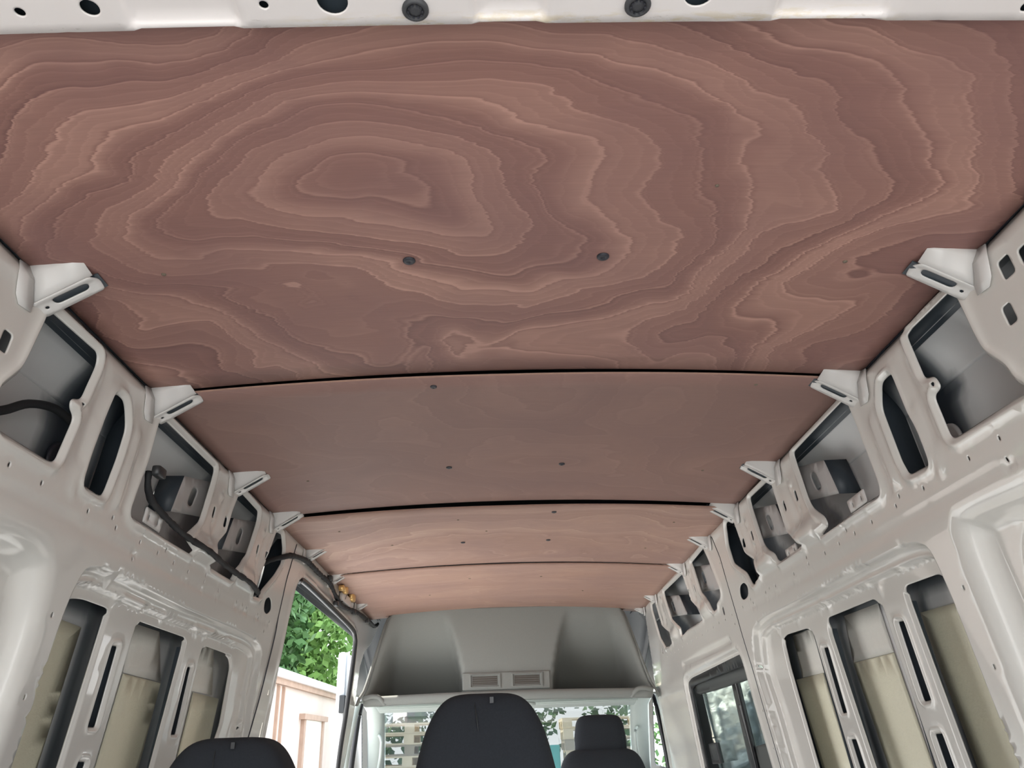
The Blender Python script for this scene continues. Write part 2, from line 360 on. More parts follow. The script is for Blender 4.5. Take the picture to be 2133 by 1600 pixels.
TAB = {
  'R_h1': [(1.174, 1.919), (1.338, 1.927), (1.344, 1.911), (1.342, 1.82), (1.31, 1.811), (1.305, 1.785), (1.336, 1.78), (1.337, 1.698), (1.327, 1.69), (1.161, 1.688), (1.116, 1.686), (1.11, 1.695), (1.124, 1.708), (1.13, 1.737), (1.162, 1.781), (1.167, 1.817), (1.169, 1.892)],
  'L_h1': [(1.147, 1.9), (1.318, 1.906), (1.327, 1.885), (1.316, 1.807), (1.287, 1.797), (1.292, 1.78), (1.314, 1.77), (1.305, 1.682), (1.288, 1.677), (1.139, 1.677), (1.105, 1.73), (1.136, 1.775), (1.141, 1.801), (1.148, 1.881)],
  'R_h2': [(1.448, 1.88), (1.486, 1.879), (1.519, 1.832), (1.52, 1.714), (1.517, 1.702), (1.512, 1.68), (1.436, 1.676), (1.43, 1.685), (1.428, 1.743), (1.437, 1.781), (1.439, 1.874)],
  'L_h2': [(1.418, 1.867), (1.455, 1.867), (1.472, 1.852), (1.495, 1.82), (1.497, 1.754), (1.49, 1.681), (1.482, 1.672), (1.423, 1.673), (1.408, 1.676), (1.404, 1.73), (1.41, 1.81)],
  'R_h3a': [(2.013, 1.913), (2.013, 1.878), (2.008, 1.772), (1.998, 1.751), (1.946, 1.712), (1.943, 1.686), (2.001, 1.675), (1.769, 1.681), (1.648, 1.681), (1.639, 1.692), (1.636, 1.708), (1.639, 1.826), (1.646, 1.91), (1.655, 1.919)],
  'L_h3a': [(1.619, 1.901), (1.983, 1.9), (1.983, 1.868), (1.973, 1.765), (1.968, 1.749), (1.912, 1.706), (1.914, 1.694), (1.97, 1.667), (1.836, 1.667), (1.65, 1.669), (1.616, 1.673), (1.61, 1.681), (1.613, 1.723), (1.622, 1.788), (1.618, 1.862)],
  'R_h3b': [(2.221, 1.906), (2.434, 1.909), (2.437, 1.874), (2.426, 1.76), (2.416, 1.747), (2.346, 1.707), (2.341, 1.68), (2.125, 1.681), (2.209, 1.727), (2.214, 1.754)],
  'L_h3b': [(2.194, 1.903), (2.392, 1.896), (2.399, 1.865), (2.372, 1.756), (2.3, 1.697), (2.291, 1.663), (2.101, 1.663), (2.096, 1.704), (2.162, 1.764), (2.167, 1.826)],
  'R_h3c': [(2.653, 1.902), (2.739, 1.904), (2.772, 1.832), (2.764, 1.767), (2.656, 1.711), (2.63, 1.666), (2.608, 1.663), (2.528, 1.678), (2.538, 1.722), (2.613, 1.761), (2.621, 1.8), (2.643, 1.897)],
  'L_h3c': [(2.613, 1.887), (2.678, 1.893), (2.725, 1.852), (2.742, 1.811), (2.69, 1.757), (2.591, 1.689), (2.578, 1.66), (2.503, 1.654), (2.514, 1.682), (2.537, 1.726), (2.562, 1.786), (2.598, 1.873)],
  'R_slot': [(2.708, 1.688), (2.679, 1.667), (2.702, 1.638), (2.762, 1.634), (2.79, 1.65), (2.77, 1.684)],
  'L_slot': [(2.674, 1.68), (2.711, 1.676), (2.737, 1.645), (2.694, 1.624), (2.651, 1.631), (2.641, 1.664)],
  'R_h4a': [(3.092, 1.897), (3.321, 1.887), (3.307, 1.87), (3.28, 1.756), (3.189, 1.701), (3.171, 1.66), (3.097, 1.665), (3.085, 1.684), (3.014, 1.696), (3.003, 1.715), (3.056, 1.843)],
  'R_h4b': [(3.508, 1.878), (3.964, 1.877), (3.96, 1.844), (3.92, 1.738), (3.785, 1.679), (3.791, 1.643), (3.671, 1.654), (3.433, 1.654), (3.347, 1.66), (3.347, 1.678), (3.46, 1.741)],
  'R_h4c': [(4.237, 1.869), (4.319, 1.87), (4.328, 1.849), (4.279, 1.695), (4.201, 1.637), (4.119, 1.633), (4.023, 1.643), (4.002, 1.671), (4.16, 1.729), (4.202, 1.857)],
  'R_pock': [(2.887, 1.101), (2.842, 1.276), (2.858, 1.399), (2.777, 1.524), (2.73, 1.545), (2.623, 1.558), (2.196, 1.558), (1.878, 1.563), (1.646, 1.564), (1.576, 1.557), (1.539, 1.537), (1.532, 1.495), (1.529, 1.429), (1.554, 1.133)],
  'R_pa': [(2.598, 1.48), (2.547, 1.49), (2.364, 1.486), (2.341, 1.473), (2.399, 1.112), (2.672, 1.105), (2.618, 1.398)],
  'R_pb': [(2.202, 1.492), (1.905, 1.494), (1.884, 1.478), (1.941, 1.123), (2.245, 1.115), (2.223, 1.453)],
  'R_pc': [(1.746, 1.495), (1.599, 1.493), (1.582, 1.483), (1.574, 1.432), (1.612, 1.131), (1.788, 1.127), (1.756, 1.471)],
  'R_s1': [(2.306, 1.423), (2.267, 1.421), (2.286, 1.252), (2.324, 1.251)],
  'R_s2': [(2.327, 1.184), (2.285, 1.184), (2.292, 1.114), (2.341, 1.113)],
  'R_s3': [(1.841, 1.43), (1.81, 1.428), (1.821, 1.261), (1.858, 1.259)],
  'R_s4': [(1.865, 1.192), (1.828, 1.193), (1.839, 1.125), (1.879, 1.124)],
  'R_pada': [(2.751, 1.368), (2.513, 1.37), (2.559, 1.106), (2.784, 1.1)],
  'R_padb': [(2.277, 1.378), (2.03, 1.38), (2.064, 1.118), (2.288, 1.113)],
  'R_padc': [(1.76, 1.449), (1.674, 1.446), (1.714, 1.127), (1.809, 1.124)],
  'R_q': [(1.2, 1.568), (1.349, 1.575), (1.409, 1.572), (1.433, 1.555), (1.448, 1.493), (1.451, 1.397), (1.461, 1.219)],
  'R_qw': [(1.26, 1.487), (1.289, 1.473), (1.303, 1.454), (1.314, 1.414)],
  'L_pock': [(1.509, 1.19), (1.488, 1.434), (1.492, 1.488), (1.506, 1.531), (1.523, 1.542), (1.577, 1.553), (1.716, 1.55), (2.015, 1.544), (2.38, 1.545), (2.614, 1.543), (2.709, 1.531), (2.747, 1.502), (2.755, 1.41), (2.828, 1.233), (2.837, 1.158)],
  'L_pa': [(1.544, 1.482), (1.553, 1.487), (1.595, 1.493), (1.709, 1.492), (1.713, 1.48), (1.746, 1.185), (1.562, 1.19), (1.543, 1.439)],
  'L_pb': [(1.865, 1.488), (2.156, 1.486), (2.165, 1.465), (2.196, 1.175), (1.892, 1.182), (1.866, 1.442)],
  'L_pc': [(2.312, 1.482), (2.488, 1.48), (2.547, 1.47), (2.576, 1.448), (2.616, 1.28), (2.602, 1.239), (2.599, 1.165), (2.361, 1.171), (2.297, 1.469)],
  'L_s1': [(1.779, 1.424), (1.81, 1.426), (1.824, 1.262), (1.787, 1.262)],
  'L_s2': [(1.794, 1.196), (1.831, 1.195), (1.83, 1.183), (1.796, 1.184)],
  'L_s3': [(2.225, 1.418), (2.257, 1.421), (2.281, 1.253), (2.24, 1.253)],
  'L_s4': [(2.246, 1.188), (2.278, 1.187), (2.279, 1.173), (2.244, 1.173)],
  'L_pada': [(1.652, 1.462), (1.741, 1.459), (1.775, 1.187), (1.668, 1.189)],
  'L_padb': [(2.0, 1.386), (2.228, 1.38), (2.27, 1.175), (2.021, 1.181)],
  'L_padc': [(2.477, 1.371), (2.707, 1.365), (2.776, 1.162), (2.522, 1.169)],
  'L_q': [(1.221, 1.548), (1.289, 1.553), (1.345, 1.549), (1.387, 1.532), (1.404, 1.513), (1.441, 1.41), (1.44, 1.223)],
  'R_win': [(2.988, 1.479), (3.834, 1.457), (3.943, 1.449), (3.952, 1.441), (4.045, 1.073), (2.995, 1.098)],
  'L_door': [(3.0, 1.782), (3.067, 1.807), (4.179, 1.766), (4.311, 1.734), (4.536, 1.117), (2.966, 1.642), (2.972, 1.483), (3.005, 1.243)],
}
# ================================================================ SETTING
# ---------------------------------------------------------------- side walls
def ext(P, zlim, znew, dy=0.0):
    return [(y+(dy if z < zlim else 0), znew if z < zlim else z) for y, z in P]
def build_wall(side):
    k = 'R_' if side > 0 else 'L_'; T = lambda n: TAB[k+n]; R = side > 0
    zl = 1.145 if R else 1.20; dz = 0.0 if R else -.008
    dyL = 0.985 if not R else 1.0
    hs = {}
    hs['h1'] = round_poly(T('h1'), .012); hs['h2'] = round_poly(T('h2'), .014)
    hs['h3a'] = round_poly(T('h3a'), .014); hs['h3b'] = round_poly(T('h3b'), .012); hs['h3c'] = round_poly(T('h3c'), .014)
    beads = list(hs.values())
    small = []
    if R:
        for n in ('h4a', 'h4b', 'h4c'): hs[n] = round_poly(T(n), .010); beads.append(hs[n])
        hs['win'] = round_poly([(2.99, 1.479), (3.86, 1.457), (3.955, 1.44), (4.045, 1.073), (4.09, .72), (3.0, .72)], .035)
        hs['qw'] = round_poly([(.55, 1.48), (1.20, 1.49), (1.27, 1.483), (1.30, 1.455), (1.315, 1.40), (1.33, .85), (.55, .85)], .03)
        small += [rrect(3.032, 1.64, .022, .030, .01), rrect(4.302, 1.629, .018, .03, .008)]
    else:
        hs['door'] = round_poly([(2.975, 1.765), (3.0, 1.79), (3.067, 1.807), (4.179, 1.772), (4.311, 1.745), (4.36, 1.68), (4.50, 1.117), (4.55, .12), (2.99, .12), (3.005, 1.243), (2.972, 1.483), (2.966, 1.642)], .02)
        small += [rrect(2.919, 1.394, .012, .02, .006), rrect(2.934, 1.273, .014, .05, .006)]
    small.append(round_poly(T('slot'), .03, .006))
    hs['pa'] = round_poly(ext(T('pa'), zl, .76), .022); hs['pb'] = round_poly(ext(T('pb'), zl, .76), .012); hs['pc'] = round_poly(ext(T('pc'), zl, .76), .016)
    for n, zn in (('s1', 0), ('s3', 0), ('s2', .98), ('s4', .98)):
        P = T(n); P = ext(P, 1.13 if R else 1.19, zn) if zn else P
        small.append(round_poly(P, .006))
    slots = [(2.074, 1.807), (2.172, 1.806), (2.595, 1.799), (2.50, 1.80)] + ([(3.465, 1.784), (3.36, 1.784), (4.128, 1.774), (4.044, 1.775)] if R else [])
    if not R: slots = [(2.042, 1.796), (2.136, 1.795), (2.456, 1.79), (2.548, 1.789)]
    for y, z in slots: small.append(rrect(y, z, .016, .030, .007))
    sq = [(1.07, 1.806), (1.607, 1.814)] if R else [(1.075, 1.80), (1.587, 1.807)]
    small.append(rrect(sq[0][0], sq[0][1], .024, .034, .007))
    if R: small.append(rrect(1.033, 1.872, .03, .034, .007)); small.append(rrect(.985, 1.925-.06, .03, .03, .007))
    dots = DOTS_R if R else DOTS_L
    small += [dot(y, z) for y, z in dots]
    small.append(dot(1.318, 1.797, .004))
    pock = round_poly(ext(T('pock'), zl, .64), .05, .02)
    quart = round_poly([(p[0], p[1]) for p in T('q')]+[(1.47, .62), (.36, .62), (.36, 1.50), (.46, 1.55)], .07, .02)
    feet = [(2.075, 1.712, .095), (2.44, 1.712, .085)] + ([(3.26, 1.69, .07), (3.93, 1.672, .06)] if R else [])
    if not R: feet = [(2.04, 1.70, .095), (2.40, 1.70, .085)]
    posts = [(2.115, .05), (2.545, .05)] + ([(3.41, .045), (4.08, .04)] if R else [])
    if not R: posts = [(2.09, .05), (2.505, .05)]
    def relief(P):
        y, z = P[:, 0], P[:, 1]; r = np.zeros(len(P))
        near = (z < 1.62) & (y > 1.4) & (y < 2.95)
        d = np.full(len(P), .5); d[near] = sdf(P[near], pock)
        for nm in ('pa', 'pb', 'pc'):
            h = hs[nm]; b0, b1 = h.min(0)-.04, h.max(0)+.04
            m = (y > b0[0]) & (y < b1[0]) & (z > b0[1]) & (z < b1[1]); d[m] = np.minimum(d[m], sdf(P[m], h)-.022)
        r += .022*ss(-d/.010)+.012*ss((-d-.030)/.006)-.0025*np.exp(-((d+.027)/.0025)**2)
        nq = (y < 1.52) & (z < 1.64)
        d = np.full(len(P), .5); d[nq] = sdf(P[nq], quart)
        r += .045*ss(-d/.045)
        if R:
            dq = np.full(len(P), .5); dq[nq] = sdf(P[nq], hs['qw']); r += .02*ss((.05-dq)/.03)*(dq < .2)
            d = np.full(len(P), .5); nw = (y > 2.9) & (z < 1.56); d[nw] = sdf(P[nw], hs['win'])
            r += .010*ss((.022-d)/.012)-.004*np.exp(-((d-.030)/.007)**2)
            # long pressed groove over the window
            e = round_poly([(3.06, 1.544), (3.93, 1.529), (3.90, 1.513), (3.04, 1.524)], .008, .02)
            d = np.full(len(P), .5); nw = (y > 2.9) & (z > 1.46) & (z < 1.60); d[nw] = sdf(P[nw], e); r += .010*ss((.004-d)/.008)
            r -= .0035*np.exp(-((z-1.497)/.004)**2)*ss((y-3.0)/.02)*ss((3.78-y)/.02)
        else:
            d = np.full(len(P), .5); nw = (y > 2.85); d[nw] = sdf(P[nw], hs['door'])
            r -= .006*np.exp(-((d-.018)/.008)**2)
        for h in beads:
            b0, b1 = h.min(0)-.05, h.max(0)+.05
            m = (y > b0[0]) & (y < b1[0]) & (z > b0[1]) & (z < b1[1]); dd = sdf(P[m], h)
            r[m] -= .0055*np.exp(-((dd-.013)/.0055)**2); r[m] += .004*ss((.005-dd)/.005)
        for fy, fz, wd in feet:
            m = np.exp(-(np.abs(y-fy)/wd)**4)
            r -= .018*ss((z-fz+.034)/.008)*ss((fz+.040-z)/.050)*m
        for py, wd in posts:
            sl = (z-1.80)*.18
            r += .006*np.exp(-((y-py-sl)/.018)**2)*ss((z-1.72)/.02)*ss((1.88-z)/.02)
            r -= .009*np.exp(-((y-py+.02)/.010)**2-((z-1.845)/.008)**2); r += .006*ss(1-np.abs(z-1.765)/.018)*ss(1-np.abs(y-py+.035)/.018)
        for gy, z0, z1, wd, dp in ((1.385, 1.70, 1.90, .010, .005), (1.40, 1.64, 1.80, .012, -.004), (1.567, 1.665, 1.84, .011, -.007), (1.60, 1.66, 1.78, .008, .004)):
            r += dp*np.exp(-((y-gy*dyL)/wd)**2)*ss((z-z0)/.012)*ss((z1-z)/.012)
        r -= .004*np.exp(-((z-(1.668+dz)+.004*(y-2))/.004)**2)*ss((y-1.63)/.03)*ss((2.62-y)/.03)
        r += .003*np.exp(-((z-1.600)/.006)**2)*ss((2.8-y)/.1)
        r += .012*ss((z-1.915)/.02)
        # pressed ribs between the slotted openings, raised towards the room
        for (ya, yb) in (((1.80, 1.87), (2.25, 2.35)) if R else ((1.75, 1.85), (2.20, 2.28))):
            pass
        # stitched cross welds above the ribs
        for cy in ((1.86, 2.17, 2.42, 2.60) if R else (1.72, 1.98, 2.22, 2.42)):
            r -= .006*np.exp(-((y-cy)/.007)**2-((z-1.522)/.018)**2)
        # strip rims around the slots
        for s_ in rims:
            b0, b1 = s_.min(0)-.03, s_.max(0)+.03
            m = (y > b0[0]) & (y < b1[0]) & (z > b0[1]) & (z < b1[1]); dd = sdf(P[m], s_)
            r[m] += .005*ss((.006-dd)/.005); r[m] -= .003*np.exp(-((dd-.010)/.003)**2)
        for nm in ('pa', 'pb', 'pc'):
            h = hs[nm]; b0, b1 = h.min(0)-.03, h.max(0)+.03
            m = (y > b0[0]) & (y < b1[0]) & (z > b0[1]) & (z < 1.478); dd = sdf(P[m], h)
            r[m] += .006*ss((.008-dd)/.006)
        return r
    rims = [s_ for s_ in small if (np.ptp(s_[:, 1]) > .1 and s_[:, 0].max() < 2.6)]
    top = 1.936
    if R: outl = [(-.5, .05), (-.5, top), (4.57, top), (4.555, 1.84), (4.66, 1.6), (4.754, 1.377), (4.867, 1.053), (4.90, .05)]
    else: outl = [(-.5, .05), (-.5, top), (4.99, top), (4.95, 1.87), (4.80, 1.775), (4.62, 1.70), (4.56, 1.62), (4.585, 1.50), (4.63, 1.43), (4.66, .05)]
    outline = round_poly(outl, .004, .02)
    o = sheet('wall_right' if R else 'wall_left', outline, list(hs.values())+small, wallmap(side), relief, step=.0115, rings=(.003, .006, .0095, .013, .018),
              extra_rings=[(pock, (.002, 0, -.0033, -.0066, -.010, -.024, -.027, -.030, -.033, -.036, -.040)), (quart, (-.01, -.02, -.03, -.045)), (hs['pa'], (.0222, .027)), (hs['pb'], (.0222, .027)), (hs['pc'], (.0222, .027))], zfine=1.0, coarse=.07, mat=MAT['paint'], flip=(side > 0), thick=.003)
    o['kind'] = 'structure'
    return o, hs
DOTS_R = [(1.214, 1.646), (1.31, 1.644), (1.219, 1.609), (1.479, 1.641), (1.575, 1.654), (1.6, 1.639), (1.722, 1.637), (1.818, 1.635), (1.855, 1.652), (1.915, 1.633), (2.011, 1.631), (2.134, 1.647), (2.133, 1.629), (2.255, 1.626), (2.425, 1.623), (2.486, 1.627), (2.526, 1.621), (2.69, 1.627), (2.673, 1.612), (2.794, 1.617), (1.481, 1.444), (1.488, 1.302), (2.918, 1.801), (2.942, 1.613), (3.039, 1.609), (2.935, 1.579), (3.133, 1.61), (3.229, 1.606), (3.326, 1.605), (3.427, 1.602), (3.521, 1.6), (3.622, 1.599), (3.721, 1.598), (3.823, 1.596), (3.918, 1.593), (4.015, 1.59), (4.114, 1.592), (4.218, 1.589), (4.49, 1.544), (2.871, 1.424), (2.834, 1.419), (2.90, 1.28), (2.866, 1.28), (2.905, 1.16), (2.87, 1.16)]
DOTS_L = [(1.19, 1.636), (1.287, 1.636), (1.453, 1.633), (1.548, 1.646), (1.572, 1.631), (1.69, 1.63), (1.68, 1.591), (1.787, 1.628), (1.824, 1.643), (1.883, 1.626), (1.979, 1.624), (2.097, 1.639), (2.097, 1.622), (2.214, 1.619), (2.382, 1.616), (2.438, 1.617), (2.478, 1.613), (2.60, 1.612), (2.622, 1.602), (2.741, 1.608), (2.702, 1.572), (1.454, 1.44), (1.46, 1.302), (2.77, 1.277)]
wallR, hR = build_wall(1)
wallL, hL = build_wall(-1)

# outer skins (what shows behind the cut-outs)
def skinx(z): return fx(z)+.10
for side, wl, hs in ((1, wallR, hR), (-1, wallL, hL)):
    smap = lambda P, off, s=side: np.stack([XC+s*(fx(P[:, 1])+.10+off), P[:, 0], P[:, 1]], 1)
    holes = []
    if side > 0:
        holes = [round_poly([(2.93, 1.50), (4.0, 1.48), (4.12, .70), (2.96, .70)], .04), round_poly([(4.95, 1.50), (5.35, 1.50), (5.9, 1.05), (4.95, 1.02)], .05)]
        outl = [(-.5, .0), (-.5, 1.88), (5.6, 1.88), (6.3, 1.0), (6.3, 0)]
    else:
        outl = [(-.5, .0), (-.5, 1.88), (5.6, 1.88), (6.3, 1.0), (6.3, 0)]
        holes = [round_poly([(2.93, 1.83), (4.74, 1.80), (4.95, 1.50), (5.35, 1.50), (5.9, 1.05), (5.9, .10), (2.94, .10)], .04)]
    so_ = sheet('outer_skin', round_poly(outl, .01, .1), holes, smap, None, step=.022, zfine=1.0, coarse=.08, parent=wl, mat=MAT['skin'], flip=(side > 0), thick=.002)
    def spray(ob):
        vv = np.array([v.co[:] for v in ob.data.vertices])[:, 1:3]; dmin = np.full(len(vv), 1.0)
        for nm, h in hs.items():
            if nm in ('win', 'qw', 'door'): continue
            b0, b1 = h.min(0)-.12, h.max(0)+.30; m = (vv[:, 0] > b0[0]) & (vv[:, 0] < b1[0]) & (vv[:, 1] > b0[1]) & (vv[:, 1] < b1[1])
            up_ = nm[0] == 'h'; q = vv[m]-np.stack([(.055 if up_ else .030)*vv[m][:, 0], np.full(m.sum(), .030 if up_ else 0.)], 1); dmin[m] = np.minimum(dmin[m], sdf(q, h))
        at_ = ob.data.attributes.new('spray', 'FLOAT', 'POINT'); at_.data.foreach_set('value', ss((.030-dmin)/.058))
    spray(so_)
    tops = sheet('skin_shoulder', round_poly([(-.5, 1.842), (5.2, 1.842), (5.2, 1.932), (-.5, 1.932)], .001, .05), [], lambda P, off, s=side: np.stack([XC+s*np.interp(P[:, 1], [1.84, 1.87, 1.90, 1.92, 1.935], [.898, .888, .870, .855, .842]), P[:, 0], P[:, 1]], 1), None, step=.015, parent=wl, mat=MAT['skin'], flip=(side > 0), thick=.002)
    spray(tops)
    sm_ = [(2.938, 1.905), (2.899, 1.815), (2.884, 1.596), (2.878, 1.406), (2.888, 1.05), (2.89, .6)] if side > 0 else [(2.87, 1.905), (2.832, 1.763), (2.826, 1.5), (2.82, 1.376), (2.795, 1.232), (2.78, .6)]
    link('seam_shadow', tube_mesh('seam_shadow', [W3(side, float(np.interp(-z_, [-q[1] for q in sm_], [q[0] for q in sm_])), float(z_), .0002 if side > 0 else (-.0005 if z_ > 1.6 else -.003)) for z_ in np.arange(1.905, .6, -.045)], .0021, 6), wl, MAT['plug'])  # thin dark tube drawn in for the shadow of the overlapping panel joint
    # side rail closing the cavity under the roof, from the wall's top edge out to the skin
    prof = [(.797, 1.936), (.800, 1.944), (.832, 1.944), (.843, 1.936), (.850, 1.922)]
    V = [(XC+side*x, y, z) for y in np.linspace(-.5, 5.2, 40) for x, z in prof]; n = len(prof)
    F = [(i*n+j, i*n+j+1, (i+1)*n+j+1, (i+1)*n+j) for i in range(39) for j in range(n-1)]
    link('roof_rail', mesh('roof_rail', V, F), wl, MAT['ecoat'])
    # frames closing the cavity between the bays
    for y, z0, z1 in ((1.60, 1.66, 1.92), (2.84, .5, 1.92)):
        V = []
        for z in np.linspace(z0, z1, 8): V += [(XC+side*(float(fx(z))+(.048 if z < 1.62 else .008)), y, z), (XC+side*(float(fx(z))+.098), y, z)]
        F = [(2*i, 2*i+1, 2*i+3, 2*i+2) for i in range(7)]
        solid(link('pillar_web', mesh('pillar_web', V, F), wl, MAT['ecoat']), .002)
    # box sections closing the slotted ribs from behind
    for (ya, yb) in (((2.255, 2.345), (1.79, 1.875)) if side > 0 else ((1.765, 1.84), (2.21, 2.292))):
        V = []
        for z in (.60, 1.0, 1.3, 1.47):
            sl = (1.47-z)*(.12 if side > 0 else .09)
            for yy, o_ in ((ya, .038), (ya+.006, .075), (yb-.006, .075), (yb, .038)): V.append(W3(side, yy+sl, z, o_))
        F = [(4*i+k, 4*i+k+1, 4*i+k+5, 4*i+k+4) for i in range(3) for k in range(3)]+[(12, 13, 14, 15)]
        link('rib_channel', mesh('rib_channel', V, F, False), wl, MAT['ecoat'])
    # yellow damping sheets stuck to the skin
    k = 'R_' if side > 0 else 'L_'
    for n in ('pada', 'padb', 'padc'):
        P = ext(TAB[k+n], 1.14 if side > 0 else 1.20, .80)
        if n == 'padc' and side > 0: P = [(1.84, 1.449), (1.674, 1.446), (1.71, .8), (1.86, .8)]
        if side < 0 and n == 'pada': P = [(1.62, 1.465), (1.741, 1.459), (1.775, .8), (1.62, .8)]
        c = round_poly(P, .002, .04)
        sheet('damping_sheet', c, [], lambda Q, off, s=side: np.stack([XC+s*(fx(Q[:, 1])+.0955+off), Q[:, 0], Q[:, 1]], 1), None, step=.05, parent=wl, mat=MAT['pad'], flip=(side > 0), thick=.0025)
    for P in (([(2.02, 1.50), (2.235, 1.50), (2.277, 1.379), (2.03, 1.381)], [(2.44, 1.50), (2.66, 1.50), (2.69, 1.37), (2.50, 1.37)]) if side > 0 else ([(1.95, 1.50), (2.13, 1.50), (2.226, 1.382), (2.0, 1.388)], [(2.40, 1.50), (2.55, 1.50), (2.64, 1.372), (2.44, 1.374)])):
        sheet('lit_skin_patch', round_poly(P, .002, .04), [], lambda Q, off, s=side: np.stack([XC+s*(fx(Q[:, 1])+.096+off), Q[:, 0], Q[:, 1]], 1), None, step=.05, parent=wl, mat=MAT['cream'], flip=(side > 0), thick=.0025)  # cream patches that paint in the lit skin above the yellow sheets
    # mounting plates with oval holes standing in the bays
    pl = [([(2.10, 1.897), (1.915, 1.855), (1.893, 1.757), (2.10, 1.797)], (2.0, 1.824)), ([(2.53, 1.897), (2.318, 1.853), (2.285, 1.752), (2.53, 1.793)], (2.405, 1.818))]
    if side > 0: pl += [([(3.44, 1.893), (3.145, 1.842), (3.10, 1.734), (3.42, 1.776)], (3.30, 1.818)), ([(4.10, 1.878), (3.801, 1.832), (3.723, 1.729), (4.09, 1.77)], (3.964, 1.804))]
    for P, (oy, oz) in pl:
        if side < 0: P = [(y*.984, z-.008) for y, z in P]; oy, oz = oy*.982, oz-.008
        sc_ = 1.0 if oy < 3 else 1.25
        hole = rrect(oy, oz, .036*sc_, .052, .016, .25)
        sheet('mounting_plate', round_poly(P, .006), [hole], lambda Q, off, s=side: np.stack([XC+s*(fx(Q[:, 1])+.034+off), Q[:, 0], Q[:, 1]], 1),
              lambda Q, h=hole: -.003*np.exp(-((sdf(Q, h)-.012)/.004)**2)*0, step=.03, rings=(.006,), parent=wl, mat=MAT['plate'], flip=(side > 0), thick=.003)
        # folded rear edge tying plate to skin, coloured dark for the shadow there
        a, b = P[1], P[2]; V = [W3(side, a[0], a[1], .034), W3(side, b[0], b[1], .034), W3(side, b[0]-.004, b[1], .092), W3(side, a[0]-.004, a[1], .092)]
        solid(link('plate_flange', mesh('plate_flange', V, [(0, 1, 2, 3)]), wl, MAT['ecoat']), .002)
    # small screw plates standing on the ledge
    cl = [[(1.813, 1.712), (1.717, 1.715), (1.719, 1.684), (1.811, 1.682)], [(2.28, 1.70), (2.189, 1.701), (2.189, 1.672), (2.276, 1.670)]]
    if side < 0: cl = [[(1.684, 1.709), (1.778, 1.707), (1.777, 1.672), (1.684, 1.674)]]
    for P in cl:
        my = sum(p[0] for p in P)/4; mz = sum(p[1] for p in P)/4
        sheet('screw_plate', round_poly(P, .005), [dot(my-.024, mz+.001, .004), dot(my+.024, mz-.001, .004)], lambda Q, off, s=side: np.stack([XC+s*(fx(Q[:, 1])+.005+off), Q[:, 0], Q[:, 1]], 1), None, step=.02, parent=wl, mat=MAT['steel'], flip=(side > 0), thick=.003)
    # tab with a screw hole at the front edge of the first bay is part of the sheet; dark blanking plug in the second bay
    y0 = 1.475 if side > 0 else 1.455
    M = Matrix.Translation(W3(side, y0, 1.735, .096)) @ Matrix.Rotation(math.radians(90)*(-side), 4, 'Y')
    link('blanking_plug', lathe('blanking_plug', [(.040, 0), (.040, .004), (.034, .006), (.030, .004)], 28, M), wl, MAT['plug'] if side < 0 else MAT['plate'])

# ---------------------------------------------------------------- roof bow ends: the slotted brackets reaching in from the wall tops
def bow_bracket(side):
    """built at Y=0; web faces the rear, slotted flange folds forward under it"""
    b = Vector((.793, 0, 1.883)); t = Vector((.705, 0, 1.936)); wdt = .040
    d = (t-b); L = d.length; d.normalize()
    # flange with true slot and hole: local u along d, v along +Y
    def fm(P, off):
        nrm = Vector((d.z, 0, -d.x)); o = []
        for (u, v), q in zip(P, off):
            p = b+d*u+Vector((0, v, 0))+nrm*q; o.append((XC+side*p.x, p.y, p.z))
        return np.array(o)
    outl = round_poly([(-.004, 0), (L-.006, -.002), (L+.004, wdt*.5), (L+.002, wdt), (0, wdt+.002)], .006, .008)
    slot = round_poly([(.026, .010), (L-.016, .010), (L-.016, .028), (.026, .028)], .010, .006)
    hole = np.array([(.012+.0035*math.cos(a), .026+.003*math.sin(a)) for a in np.linspace(0, 2*math.pi, 10)[:-1]])
    fl = sheet('bracket', outl, [slot, hole], fm, lambda P: .0025*np.cos(np.clip((P[:, 1]-.02)/.02, -1, 1)*math.pi), step=.008, rings=(.003,), mat=MAT['steel'], flip=(side < 0), thick=.0025)
    return fl
def web_mesh(side):
    V = []; F = []
    bot = [(.793, 1.883), (.770, 1.897), (.740, 1.915), (.705, 1.936)]
    topz = [(.800, 1.940), (.772, 1.944), (.742, 1.947), (.712, 1.949)]
    lay = []
    for j in range(5):
        q = j/4; row = []
        for (x0, z0), (x1, z1) in zip(bot, topz):
            row.append((XC+side*(x0+(x1-x0)*q), -.030*q**1.4-.006*math.sin(q*math.pi), z0+(z1-z0)*q))
        lay.append(row)
    for r_ in lay: V += r_
    for j in range(4):
        for i in range(3): a = j*4+i; F.append((a, a+1, a+5, a+4))
    n = len(V)                                     # foot turned against the wall
    for z, yy in ((1.936, -.050), (1.910, -.056), (1.892, -.050), (1.876, -.044), (1.864, -.030)):
        x = float(fx(z)) + (.012*float(ss(np.array([(z-1.915)/.02]))[0])) - .0030; V.append((XC+side*x, yy, z))
    for z, yy in ((1.940, -.022), (1.915, -.020), (1.897, -.012), (1.883, -.002), (1.866, .0)):
        x = float(fx(z)) + (.010*float(ss(np.array([(z-1.915)/.02]))[0])) - .0045; V.append((XC+side*x, yy, z))
    for i in range(4): F.append((n+i, n+i+1, n+6+i, n+5+i))
    return mesh('bracket_web', V, F)
BOW = {1: [1.109, 1.581, 2.171, 2.61, 3.002, 3.47, 4.18, 4.555], -1: [1.098, 1.580, 2.141, 2.562, 3.029, 3.489, 4.168]}
